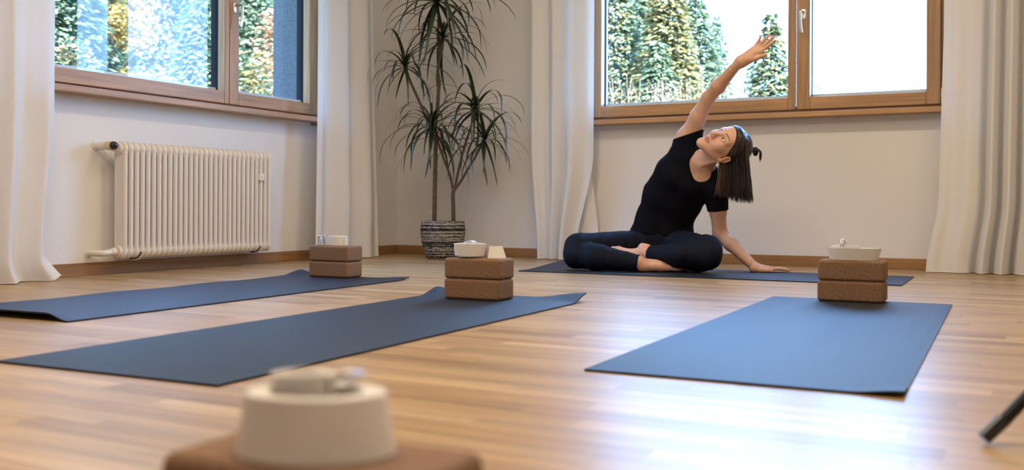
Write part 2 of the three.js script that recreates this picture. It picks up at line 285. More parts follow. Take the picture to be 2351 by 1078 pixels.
{ // right of the left window
  const f = folds([[0.05, 0.07, 0.02], [0.22, 0.07, -0.025], [0.4, 0.1, 0.045, 0.03], [0.63, 0.06, -0.03], [0.8, 0.09, 0.04, -0.03], [0.97, 0.05, -0.02]]);
  curtain('white linen curtain between the left window and the plant', 'z', (t) => [1.045 + 0.085 * t * t, 0.495 - 0.03 * t], (s, t) => 0.13 + (0.55 + 0.5 * t) * f(s, t) + 0.045 * t * t + 0.02 * t * smooth(0.6, 1, s) - 0.012 * smooth(0.86, 0.97, t) * smooth(0.5, 0.3, Math.abs(s - 0.55)), () => 0.005);
}
{ // left of the right window; a second layer shows behind its edge
  const f = folds([[0.08, 0.07, 0.03], [0.26, 0.05, -0.022, 0.02], [0.38, 0.06, 0.032, 0.03], [0.52, 0.045, -0.028, 0.02], [0.68, 0.1, 0.04], [0.9, 0.07, -0.015]]);
  const kneeCurtain = curtain('white linen curtain left of the right window behind the knee', 'x', (t) => [1.108 + 0.02 * t + 0.06 * smooth(0.72, 1, t), 1.563 + 0.004 * t - 0.12 * smooth(0.74, 1, t)], (s, t) => 0.13 + (0.55 + 0.5 * t) * f(s, t) + 0.02 * t, (s) => 0.004 + 0.01 * smooth(0.9, 1, s));
  const f2 = folds([[0.2, 0.2, 0.01], [0.7, 0.2, 0.015]]);
  curtain('', 'x', (t) => [1.34, 1.45 + 0.13 * smooth(0.55, 1, t)], (s, t) => 0.055 + f2(s, t) + 0.02 * t, () => 0.012, kneeCurtain);
}
{ // right of the right window
  const f = folds([[0.03, 0.04, 0.015], [0.17, 0.06, 0.025], [0.265, 0.016, -0.05], [0.315, 0.022, 0.035], [0.365, 0.014, -0.055], [0.42, 0.024, 0.04], [0.475, 0.014, -0.06], [0.55, 0.035, 0.045], [0.635, 0.018, -0.045], [0.72, 0.04, 0.045], [0.80, 0.018, -0.045], [0.88, 0.04, 0.04], [0.96, 0.02, -0.03]]);
  curtain('white linen curtain in deep folds at the right edge', 'x', (t) => [3.590 - 0.06 * t - 0.05 * smooth(0.85, 1, t), 4.32], (s, t) => 0.14 + (0.55 + 0.6 * t) * f(s, t) + 0.05 * t * t, (s) => 0.003);
}

// ---------------------------------------------------------------- yoga mats
function yogaMat(label, cx, cz, turn, lift) {
  const W = 0.61, L = 1.85, T = 0.0045, NX = 40, NZ = 110, top = [], uv = [], idx = [];
  const at = (u, v, up) => { const x = (u - 0.5) * W, z = (v - 0.5) * L; return [x, lift(u, v) + (up ? T : 0.0003), z]; };
  const pos = [];
  for (const up of [1, 0]) for (let j = 0; j <= NZ; j++) for (let i = 0; i <= NX; i++) { pos.push(...at(i / NX, j / NZ, up)); uv.push(i / NX * W, j / NZ * L); }
  const n = (NX + 1) * (NZ + 1), id = (i, j, lo) => lo * n + j * (NX + 1) + i;
  for (let j = 0; j < NZ; j++) for (let i = 0; i < NX; i++) {
    idx.push(id(i, j, 0), id(i, j + 1, 0), id(i + 1, j, 0), id(i + 1, j, 0), id(i, j + 1, 0), id(i + 1, j + 1, 0));
    idx.push(id(i, j, 1), id(i + 1, j, 1), id(i, j + 1, 1), id(i + 1, j, 1), id(i + 1, j + 1, 1), id(i, j + 1, 1));
  }
  const g0 = new THREE.BufferGeometry(); g0.setAttribute('position', new THREE.Float32BufferAttribute(pos, 3)); g0.setAttribute('uv', new THREE.Float32BufferAttribute(uv, 2)); g0.setIndex(idx); g0.computeVertexNormals();
  const ep = [], eu = [], quad = (a, b) => { const A = at(...a, 1), B = at(...b, 1), C = at(...b, 0), D = at(...a, 0); ep.push(...A, ...D, ...B, ...B, ...D, ...C); for (let k = 0; k < 6; k++) eu.push(0, 0); };
  for (let i = 0; i < NX; i++) { quad([i / NX, 1], [(i + 1) / NX, 1]); quad([(i + 1) / NX, 0], [i / NX, 0]); }
  for (let j = 0; j < NZ; j++) { quad([1, (j + 1) / NZ], [1, j / NZ]); quad([0, j / NZ], [0, (j + 1) / NZ]); }
  const g1 = new THREE.BufferGeometry(); g1.setAttribute('position', new THREE.Float32BufferAttribute(ep, 3)); g1.setAttribute('uv', new THREE.Float32BufferAttribute(eu, 2)); g1.computeVertexNormals();
  const m = new THREE.Mesh(mergeGeometries([g0.toNonIndexed(), g1]), matRubber); m.name = numbered('yoga_mat'); m.position.set(cx, 0.0004, cz); m.rotation.y = turn * Math.PI / 180; m.castShadow = m.receiveShadow = true; scene.add(m);
  tag(m, label, 'yoga mat', 'dark yoga mats laid out on the floor');
}
const corner = (u, v, u0, v0, ru, rv, h) => { const a = Math.max(0, 1 - Math.abs(u - u0) / ru), b = Math.max(0, 1 - Math.abs(v - v0) / rv); const k = a * b; return h * k * k * (3 - 2 * k); };
// v = 1 is the end nearest the camera, u = 1 the right side
yogaMat('yoga mat under the block stack at right, in the window’s blue reflection', 3.435, 2.977, 1.134, (u, v) => corner(u, v, 1, 1, 0.16, 0.06, 0.008));
yogaMat('charcoal yoga mat under the middle block stack, both far corners curled up', 2.292, 3.489, 1.823, (u, v) => corner(u, v, 0, 0, 0.16, 0.075, 0.022) + corner(u, v, 1, 0, 0.34, 0.07, 0.022) + 0.004 * smooth(0.05, 0, v));
yogaMat('dark yoga mat nearest the radiator, its near end lifted off the floor', 1.195, 2.965, 2.241, (u, v) => corner(u, v, 0, 0, 0.18, 0.08, 0.022) + corner(u, v, 1, 0, 0.3, 0.05, 0.008) + 0.020 * smooth(0.955, 1, v) * smooth(1, 0.85, u) + 0.003 * (0.5 + 0.5 * Math.sin(v * 23)) * smooth(0.12, 0, u));
yogaMat('black yoga mat with the woman sitting on it', 2.543, 0.941, 90.82, (u, v) => corner(u, v, 1, 0, 0.9, 0.13, 0.026));

// ---------------------------------------------------------------- cork blocks
const BLK = { l: 0.225, h: 0.0728, w: 0.12 };
const blockGeo = (() => { const g = new RoundedBoxGeometry(BLK.l, BLK.h, BLK.w, 4, 0.011); g.translate(0, BLK.h / 2, 0); return uvm(g.index ? g.toNonIndexed() : g, 0); })();
function corkBlock(label, x, y, z, turn) {
  const m = new THREE.Mesh(blockGeo, cork); m.name = numbered('cork_block'); m.position.set(x, y, z); m.rotation.y = turn; m.castShadow = m.receiveShadow = true; scene.add(m);
  tag(m, label, 'yoga block', 'brown cork yoga blocks in stacks of two');
}
const MT = 0.0052;
[['on the mat nearest the radiator', 1.095, 2.095, -0.02, MT], ['on the middle charcoal mat', 2.207, 2.695, 0.006, MT], ['on the blue-shining mat at right', 3.398, 2.088, 0.004, MT], ['in the blurred foreground', 3.4668, 5.1486, 0.03, 0.0003]].forEach(([w, x, z, a, y]) => {
  corkBlock('lower cork block of the stack ' + w, x, y, z, a);
  corkBlock('upper cork block of the stack ' + w + ', under a strap', x + 0.001, y + BLK.h + 0.0004, z - 0.001, a + 0.008);
});

// ---------------------------------------------------------------- straps: a cotton band standing on edge, rolled up, with a metal double-ring buckle
function bandGeo(path, h, t, lean) { // path: [{x, z, y}] in plan; the band stands up by h and leans outward by lean
  const n = path.length, pos = [], uv = [], idx = []; let len = 0;
  for (let i = 0; i < n; i++) {
    const a = path[Math.max(0, i - 1)], b = path[Math.min(n - 1, i + 1)], p = path[i]; let tx = b.x - a.x, tz = b.z - a.z; const l = Math.hypot(tx, tz) || 1; tx /= l; tz /= l;
    const nx = tz, nz = -tx; if (i) len += Math.hypot(p.x - path[i - 1].x, p.z - path[i - 1].z);
    const ln = p.lean ?? lean;
    for (const [o, y] of [[-t / 2, 0], [t / 2, 0], [t / 2, h], [-t / 2, h]]) { const q = o + ln * (y / h); pos.push(p.x + nx * q, p.y + y, p.z + nz * q); uv.push(len, y + o); }
  }
  for (let i = 0; i < n - 1; i++) for (let k = 0; k < 4; k++) { const a = i * 4 + k, b = i * 4 + (k + 1) % 4, c = a + 4, d = b + 4; idx.push(a, b, c, b, d, c); }
  idx.push(0, 2, 1, 0, 3, 2); const e = (n - 1) * 4; idx.push(e, e + 1, e + 2, e, e + 2, e + 3);
  const g = new THREE.BufferGeometry(); g.setAttribute('position', new THREE.Float32BufferAttribute(pos, 3)); g.setAttribute('uv', new THREE.Float32BufferAttribute(uv, 2)); g.setIndex(idx);
  const out = g.toNonIndexed(); out.computeVertexNormals(); return out;
}
function spiral(cx, cz, r0, r1, turns, ph, ex = 1, ez = 1, rise = 0, y = 0.0006) { const p = [], n = Math.ceil(turns * 48); for (let i = 0; i <= n; i++) { const k = i / n, a = ph + k * turns * Math.PI * 2, r = lerp(r0, r1, k); p.push({ x: cx + Math.cos(a) * r * ex, z: cz + Math.sin(a) * r * ez, y: y + rise * (1 - k) }); } return p; }
function ring(w, h, r) { const s = new THREE.CurvePath(), c = [[-w, -h], [w, -h], [w, h], [-w, h]].map((p) => V(p[0], p[1], 0)); return tube(c.flatMap((p, i) => { const q = c[(i + 1) % 4]; return [p.clone().lerp(q, 0.12), p.clone().lerp(q, 0.5), p.clone().lerp(q, 0.88)]; }), r, 48, 8, true); }
function strap(label, x, y, z, turn, paths, buckle) {
  const t = thing('yoga_strap', label, 'strap', [x, y, z], turn, 'cream cotton yoga straps on the blocks');
  paths.forEach(([p, h, lean], i) => part(i ? 'loose_loop' : 'coil', bandGeo(p, h, 0.0026, lean), cotton, t));
  for (const [bx, by, bz, ry, rx] of buckle) { const m = part('buckle_ring', ring(0.0115, 0.021, 0.0021), steel, t); m.position.set(bx, by, bz); m.rotation.set(rx, ry, 0); }
}
const TOP = MT + 2 * BLK.h + 0.0008;
// by the radiator: a small coil lying behind, its buckle end flapped over at the left
strap('small rolled cream strap with a metal buckle on the block stack by the radiator', 1.095, TOP, 2.095, 0, [
  [spiral(0.014, 0, 0.014, 0.046, 9, 0.3, 1, 0.8), 0.042, 0], [[...Array(14)].map((_, i) => ({ x: lerp(-0.028, -0.080, i / 13), z: 0.037 - 0.012 * (i / 13), y: 0.0006, lean: -0.014 * i / 13 })), 0.040, 0],
], [[-0.040, 0.0235, 0.046, 0.5, 0.18], [-0.048, 0.0235, 0.047, 0.62, 0.1], [-0.055, 0.023, 0.044, 0.3, -0.1]]);
// middle stack: a tight roll tipped towards the camera and a loop standing behind it
strap('cream strap rolled in a disc, its loop standing behind, on the middle stack', 2.207, TOP, 2.695, 0, [
  [spiral(-0.034, 0.008, 0.012, 0.0555, 11, 1.2, 1, 0.95, 0.004, 0.0070), 0.043, 0.0045], [[...Array(40)].map((_, i) => { const k = i / 39, a = lerp(-2.3, 1.5, k); return { x: 0.045 + Math.cos(a) * 0.056, z: -0.012 + Math.sin(a) * 0.034, y: 0.0006, lean: -0.014 }; }), 0.042, -0.014],
], [[-0.035, 0.052, 0.0, 0.2, 1.45], [-0.03, 0.054, 0.004, 0.35, 1.4]]);
// right stack: a wide oval loop with the small coil and buckle inside
strap('cream strap opened to a wide oval on the stack at right', 3.398, TOP, 2.088, 0, [
  [spiral(-0.026, -0.004, 0.012, 0.037, 7, 0.8, 1.35, 0.85, 0.005, 0.0085), 0.040, 0], [spiral(0.004, 0.002, 0.0795, 0.0815, 3, 2.2, 1.0, 0.55), 0.041, 0.012],
], [[-0.028, 0.0555, 0.01, 1.5, 1.2], [-0.034, 0.056, 0.012, 1.45, 1.15]]);
// foreground
strap('large blurred cream strap coiled on the foreground blocks', 3.4618, 0.0003 + 2 * BLK.h + 0.0008, 5.1486, 0.35, [
  [spiral(-0.016, -0.012, 0.012, 0.024, 4, 0.4, 1.15, 0.85, 0.003, 0.013), 0.044, -0.002], [spiral(0.0, 0.002, 0.0430, 0.0600, 6, 2.6, 1.04, 0.78), 0.046, -0.007],
], [[0.006, 0.0490, -0.034, 0.3, 1.42], [0.012, 0.0505, -0.033, 0.4, 1.36]]);

// ---------------------------------------------------------------- stand leg reaching in at the lower right
{
  const st = thing('light_stand', 'black tripod stand whose leg tip reaches in at the lower right', 'stand', [4.233, 0, 4.030]);
  const tubeM = std({ color: lin(0.005, 0.006, 0.008), roughness: 0.45, specularIntensity: 0.6 });
  for (let k = 0; k < 3; k++) {
    const a = Math.atan2(4.2075 - 4.030, 3.8965 - 4.233) + k * 2.0944, r = 0.3805, fx = Math.cos(a) * r, fz = Math.sin(a) * r;
    const leg = part('leg', cyl([fx * 0.93, 0.033, fz * 0.93], [fx * 0.05, 0.385, fz * 0.05], 0.0088), tubeM, st);
    part('foot_cap', cyl([fx, 0.0095, fz], [fx * 0.925, 0.0365, fz * 0.925], 0.0098, 0.0102), blackPlastic, leg);
  }
  part('collar', cyl([0, 0.36, 0], [0, 0.42, 0], 0.026), blackPlastic, st);
  part('column', cyl([0, 0.12, 0], [0, 1.35, 0], 0.012), tubeM, st);
}

// ---------------------------------------------------------------- potted dragon tree
{
  const pl = thing('potted_plant', 'tall dragon tree with drooping dark leaves in a ribbed grey pot', 'plant', [0.640, 0, 0.415]);
  const O = V(0.640, 0, 0.415);
  const potTex = tex(512, 512, (i, j) => { // chalky light glaze rubbed over dark clay, in uneven rings
    const v = j / 512, warp = 0.006 * (vnoise(i / 40, j / 20, 0, 0, 41) - 0.5);
    const ring = vnoise(0.5, (v + warp) * 46, 0, 46, 42), fine = vnoise(i / 7, j / 2.5, 0, 0, 43), blot = vnoise(i / 22, j / 9, 0, 0, 44);
    let k = 0.10 + 0.75 * smooth(0.30, 0.66, ring + 0.5 * (fine - 0.5) + 0.35 * (blot - 0.5)); return [k, k * 0.97, k * 0.95];
  }, true, [1, 1]);
  const clay = std({ color: lin(0.62, 0.60, 0.58), map: potTex, bumpMap: potTex, bumpScale: 0.003, roughness: 0.85 });
  const prof = []; const add = (r, y) => prof.push(new THREE.Vector2(r, y));
  add(0.001, 0.0004); add(0.092, 0.0004); add(0.099, 0.006);
  for (let k = 0; k <= 40; k++) { const y = 0.012 + k / 40 * 0.222, u = y / 0.24; add(0.104 + 0.040 * Math.sin(Math.min(1, u * 1.25) * Math.PI / 2) - 0.006 * smooth(0.75, 1, u) + 0.0011 * Math.sin(k * 2.2), y); }
  add(0.1365, 0.240); add(0.131, 0.240); add(0.128, 0.233); add(0.126, 0.205); add(0.001, 0.205);
  part('pot', new THREE.LatheGeometry(prof, 56), clay, pl);
  const soil = new THREE.CircleGeometry(0.126, 32); soil.rotateX(-Math.PI / 2); soil.translate(0, 0.212, 0); part('soil', soil, std({ color: lin(0.045, 0.03, 0.02), roughness: 1 }), pl);
  const barkTex = tex(64, 256, (i, j) => { const k = 0.55 + 0.45 * vnoise(i / 10, j / 4, 0, 64, 51) - 0.25 * (vnoise(i / 3, j / 10, 0, 0, 52) > 0.7 ? 1 : 0); return [k, k * 0.95, k * 0.9]; }, true, [2, 6]);
  const bark = std({ color: lin(0.44, 0.345, 0.255), map: barkTex, bumpMap: barkTex, bumpScale: 0.004, roughness: 0.9 });
  const L = (p) => V(...p).sub(O);
  const stem = (name, pts, r0, r1) => { // tapered tube
    const c = new THREE.CatmullRomCurve3(pts.map(L)), g = new THREE.TubeGeometry(c, 40, 1, 9), P = g.attributes.position, q = V(), n = 41, m = 10;
    for (let i = 0; i < n; i++) { const ctr = c.getPointAt(i / (n - 1)), r = lerp(r0, r1, i / (n - 1)) * (1 + 0.10 * Math.sin(i * 2.6)); for (let j = 0; j < m; j++) { q.fromBufferAttribute(P, i * m + j).sub(ctr).setLength(r).add(ctr); P.setXYZ(i * m + j, q.x, q.y, q.z); } }
    g.computeVertexNormals(); part(name, g, bark, pl);
  };
  stem('trunk', [[0.615, 0.208, 0.478], [0.617, 0.45, 0.477], [0.620, 0.73, 0.475], [0.617, 0.86, 0.477], [0.629, 0.96, 0.471], [0.636, 1.09, 0.467]], 0.0155, 0.0115);
  stem('branch', [[0.634, 1.06, 0.468], [0.640, 1.12, 0.465], [0.632, 1.2152, 0.471], [0.648, 1.31, 0.460], [0.6615, 1.42, 0.4536]], 0.0105, 0.008);
  stem('branch', [[0.636, 1.07, 0.467], [0.622, 1.15, 0.460], [0.636, 1.28, 0.462], [0.630, 1.42, 0.468], [0.634, 1.52, 0.468], [0.6263, 1.66, 0.472]], 0.010, 0.008);
  stem('branch', [[0.617, 0.78, 0.477], [0.5656, 0.8965, 0.504], [0.531, 0.9905, 0.522], [0.474, 1.134, 0.552], [0.444, 1.24, 0.568]], 0.010, 0.0075);
  stem('trunk', [[0.7225, 0.208, 0.421], [0.721, 0.33, 0.422], [0.7194, 0.418, 0.423], [0.728, 0.45, 0.418]], 0.0145, 0.012);
  stem('branch', [[0.722, 0.425, 0.421], [0.7018, 0.529, 0.432], [0.6646, 0.642, 0.452], [0.630, 0.753, 0.470], [0.600, 0.855, 0.486]], 0.009, 0.007);
  stem('branch', [[0.726, 0.432, 0.419], [0.7434, 0.529, 0.410], [0.777, 0.690, 0.393], [0.8206, 0.848, 0.370], [0.8446, 0.967, 0.357]], 0.009, 0.007);
  stem('branch', [[0.726, 0.435, 0.419], [0.7656, 0.499, 0.399], [0.807, 0.579, 0.377], [0.863, 0.690, 0.3475], [0.897, 0.776, 0.330]], 0.0085, 0.007);
  // leaves: long narrow blades that leave a tuft steeply and arch over under their own weight
  const blade = (len, el, droop, wid, twist) => {
    const n = 12, pos = [], nrm = [], idx = []; let a = el, x = 0.006, y = 0;
    for (let i = 0; i <= n; i++) {
      const k = i / n, w = wid * Math.min(1, 0.5 + k * 3.0) * Math.pow(1 - k, 0.55) + 0.0003, tx = Math.cos(a), ty = Math.sin(a), z = twist * k * k * len;
      pos.push(x, y, z - w, x - ty * w * 0.22, y + tx * w * -0.22, z, x, y, z + w);
      x += tx * len / n; y += ty * len / n; a -= droop / n * (0.35 + 1.3 * k); if (a < -1.5) a = -1.5;
    }
    for (let i = 0; i < n; i++) for (let k = 0; k < 2; k++) { const p = i * 3 + k; idx.push(p, p + 1, p + 3, p + 1, p + 4, p + 3); }
    const g = new THREE.BufferGeometry(); g.setAttribute('position', new THREE.Float32BufferAttribute(pos, 3)); g.setIndex(idx); g.computeVertexNormals(); return g;
  };
  const R = rng(77), variants = [];
  for (let k = 0; k < 60; k++) { const e = k / 59; variants.push(blade(1, lerp(1.35, -0.5, Math.pow(e, 0.8)) + (R() - 0.5) * 0.2, lerp(2.9, 1.5, e) * (0.8 + 0.5 * R()), 0.029 + 0.010 * R(), (R() - 0.5) * 0.25)); }
  const leafM = [std({ color: lin(0.016, 0.030, 0.012), roughness: 0.36, side: THREE.DoubleSide }), std({ color: lin(0.024, 0.042, 0.016), roughness: 0.38, side: THREE.DoubleSide }), std({ color: lin(0.014, 0.024, 0.014), roughness: 0.34, side: THREE.DoubleSide })];
  const tufts = [[[0.6263, 1.655, 0.472], 40, 0.56], [[0.6615, 1.42, 0.4536], 30, 0.44], [[0.444, 1.24, 0.568], 31, 0.40], [[0.600, 0.86, 0.486], 34, 0.45], [[0.8446, 0.967, 0.357], 31, 0.46], [[0.897, 0.776, 0.330], 32, 0.43], [[0.622, 0.80, 0.477], 14, 0.42]];
  for (const [c, n, len] of tufts) for (let i = 0; i < n; i++) {
    const v = variants[Math.floor(clamp((i + R()) / n, 0, 0.999) * 60)], m = part('leaf', v, leafM[Math.floor(R() * 3)], pl), s = len * (0.72 + 0.42 * R());
    m.position.copy(L(c)).add(V((R() - 0.5) * 0.012, -0.03 * (i / n), (R() - 0.5) * 0.012)); m.rotation.y = i * 2.39996 + R() * 0.5; m.scale.set(s, s, s * 0.9);
    // the corner of the room is close: leaves that would reach the walls are shorter
    const dx = Math.cos(m.rotation.y), dz = -Math.sin(m.rotation.y);
    let room = 9; if (dz < 0) room = Math.min(room, (c[2] - 0.05) / -dz); if (dx < 0) room = Math.min(room, (c[0] - 0.22) / -dx); if (dx > 0 && dz < 0.25) room = Math.min(room, (1.15 - c[0]) / dx);
    if (room < s) m.scale.multiplyScalar(Math.max(0.3, room / s));
  }
}

// ---------------------------------------------------------------- the seated woman
// Distance fields: tapered limbs joined with a smooth minimum, meshed by surface nets.
const smin = (a, b, k) => { const h = Math.max(k - Math.abs(a - b), 0) / k; return Math.min(a, b) - h * h * k * 0.25; };
const smax = (a, b, k) => -smin(-a, -b, k);
function cone(a, b, r1, r2) { // distance to a capsule with two radii
  const [ax, ay, az] = a, bx = b[0] - ax, by = b[1] - ay, bz = b[2] - az, l2 = bx * bx + by * by + bz * bz, rr = r1 - r2, a2 = l2 - rr * rr, il2 = 1 / l2;
  return (x, y, z) => {
    const px = x - ax, py = y - ay, pz = z - az, yy = px * bx + py * by + pz * bz, zz = yy - l2, ux = px * l2 - bx * yy, uy = py * l2 - by * yy, uz = pz * l2 - bz * yy, x2 = ux * ux + uy * uy + uz * uz, y2 = yy * yy * l2, z2 = zz * zz * l2, k = Math.sign(rr) * rr * rr * x2;
    if (Math.sign(zz) * a2 * z2 > k) return Math.sqrt(x2 + z2) * il2 - r2;
    if (Math.sign(yy) * a2 * y2 < k) return Math.sqrt(x2 + y2) * il2 - r1;
    return (Math.sqrt(x2 * a2 * il2) + yy * rr) * il2 - r1;
  };
}
const ball = (c, r) => (x, y, z) => Math.hypot(x - c[0], y - c[1], z - c[2]) - r;
const ellip = (c, r) => (x, y, z) => { const a = (x - c[0]) / r[0], b = (y - c[1]) / r[1], d = (z - c[2]) / r[2], k0 = Math.hypot(a, b, d), k1 = Math.hypot(a / r[0], b / r[1], d / r[2]); return k1 < 1e-9 ? -Math.min(...r) : k0 * (k0 - 1) / k1; };
const blend = (list, k) => (x, y, z) => { let d = list[0](x, y, z); for (let i = 1; i < list.length; i++) d = smin(d, list[i](x, y, z), k); return d; };
const plane = (p, n) => { const l = Math.hypot(...n); return (x, y, z) => ((x - p[0]) * n[0] + (y - p[1]) * n[1] + (z - p[2]) * n[2]) / l; }; // positive on the side n points to
function netMesh(f, lo, hi, cell) { // surface nets
  const nx = Math.ceil((hi[0] - lo[0]) / cell) + 1, ny = Math.ceil((hi[1] - lo[1]) / cell) + 1, nz = Math.ceil((hi[2] - lo[2]) / cell) + 1, F = new Float32Array(nx * ny * nz);
  // coarse pass first: only cells near the surface are evaluated in full
  const S = 4, big = cell * S * 1.9;
  F.fill(1);
  for (let k = 0; k < nz; k += S) for (let j = 0; j < ny; j += S) for (let i = 0; i < nx; i += S) {
    const d = f(lo[0] + (i + 1.5) * cell, lo[1] + (j + 1.5) * cell, lo[2] + (k + 1.5) * cell), far = Math.abs(d) > big;
    for (let c = k; c < Math.min(k + S, nz); c++) for (let b = j; b < Math.min(j + S, ny); b++) for (let a = i; a < Math.min(i + S, nx); a++) F[(c * ny + b) * nx + a] = far ? d : f(lo[0] + a * cell, lo[1] + b * cell, lo[2] + c * cell);
  }
  const id = new Int32Array(nx * ny * nz).fill(-1), pos = [], idx = [], at = (i, j, k) => (k * ny + j) * nx + i;
  const E = [[0, 1], [2, 3], [4, 5], [6, 7], [0, 2], [1, 3], [4, 6], [5, 7], [0, 4], [1, 5], [2, 6], [3, 7]];
  for (let k = 0; k < nz - 1; k++) for (let j = 0; j < ny - 1; j++) for (let i = 0; i < nx - 1; i++) {
    const v = []; let m = 0; for (let c = 0; c < 8; c++) { v[c] = F[at(i + (c & 1), j + (c >> 1 & 1), k + (c >> 2))]; if (v[c] < 0) m |= 1 << c; }
    if (m === 0 || m === 255) continue;
    let x = 0, y = 0, z = 0, n = 0;
    for (const [a, b] of E) if ((v[a] < 0) !== (v[b] < 0)) { const t = v[a] / (v[a] - v[b]); x += lerp(a & 1, b & 1, t); y += lerp(a >> 1 & 1, b >> 1 & 1, t); z += lerp(a >> 2, b >> 2, t); n++; }
    id[at(i, j, k)] = pos.length / 3; pos.push(lo[0] + (i + x / n) * cell, lo[1] + (j + y / n) * cell, lo[2] + (k + z / n) * cell);
  }
  const quad = (a, b, c, d, flip) => { if (a < 0 || b < 0 || c < 0 || d < 0) return; flip ? idx.push(a, c, b, b, c, d) : idx.push(a, b, c, b, d, c); };
  for (let k = 1; k < nz - 1; k++) for (let j = 1; j < ny - 1; j++) for (let i = 1; i < nx - 1; i++) {
    const a = F[at(i, j, k)] < 0;
    if (a !== (F[at(i + 1, j, k)] < 0)) quad(id[at(i, j - 1, k - 1)], id[at(i, j, k - 1)], id[at(i, j - 1, k)], id[at(i, j, k)], !a);
    if (a !== (F[at(i, j + 1, k)] < 0)) quad(id[at(i - 1, j, k - 1)], id[at(i, j, k - 1)], id[at(i - 1, j, k)], id[at(i, j, k)], a);
    if (a !== (F[at(i, j, k + 1)] < 0)) quad(id[at(i - 1, j - 1, k)], id[at(i, j - 1, k)], id[at(i - 1, j, k)], id[at(i, j, k)], !a);
  }
  const nrm = new Float32Array(pos.length), e = cell * 0.6;
  for (let i = 0; i < pos.length; i += 3) {
    const [x, y, z] = [pos[i], pos[i + 1], pos[i + 2]]; let gx = f(x + e, y, z) - f(x - e, y, z), gy = f(x, y + e, z) - f(x, y - e, z), gz = f(x, y, z + e) - f(x, y, z - e); const l = Math.hypot(gx, gy, gz) || 1;
    nrm[i] = gx / l; nrm[i + 1] = gy / l; nrm[i + 2] = gz / l;
  }
  const g = new THREE.BufferGeometry(); g.setAttribute('position', new THREE.Float32BufferAttribute(pos, 3)); g.setAttribute('normal', new THREE.Float32BufferAttribute(nrm, 3)); g.setIndex(idx); return g;
}
function paint(g, fn) { const p = g.attributes.position, c = new Float32Array(p.count * 3); for (let i = 0; i < p.count; i++) c.set(fn(p.getX(i), p.getY(i), p.getZ(i)), i * 3); g.setAttribute('color', new THREE.BufferAttribute(c, 3)); return g; }
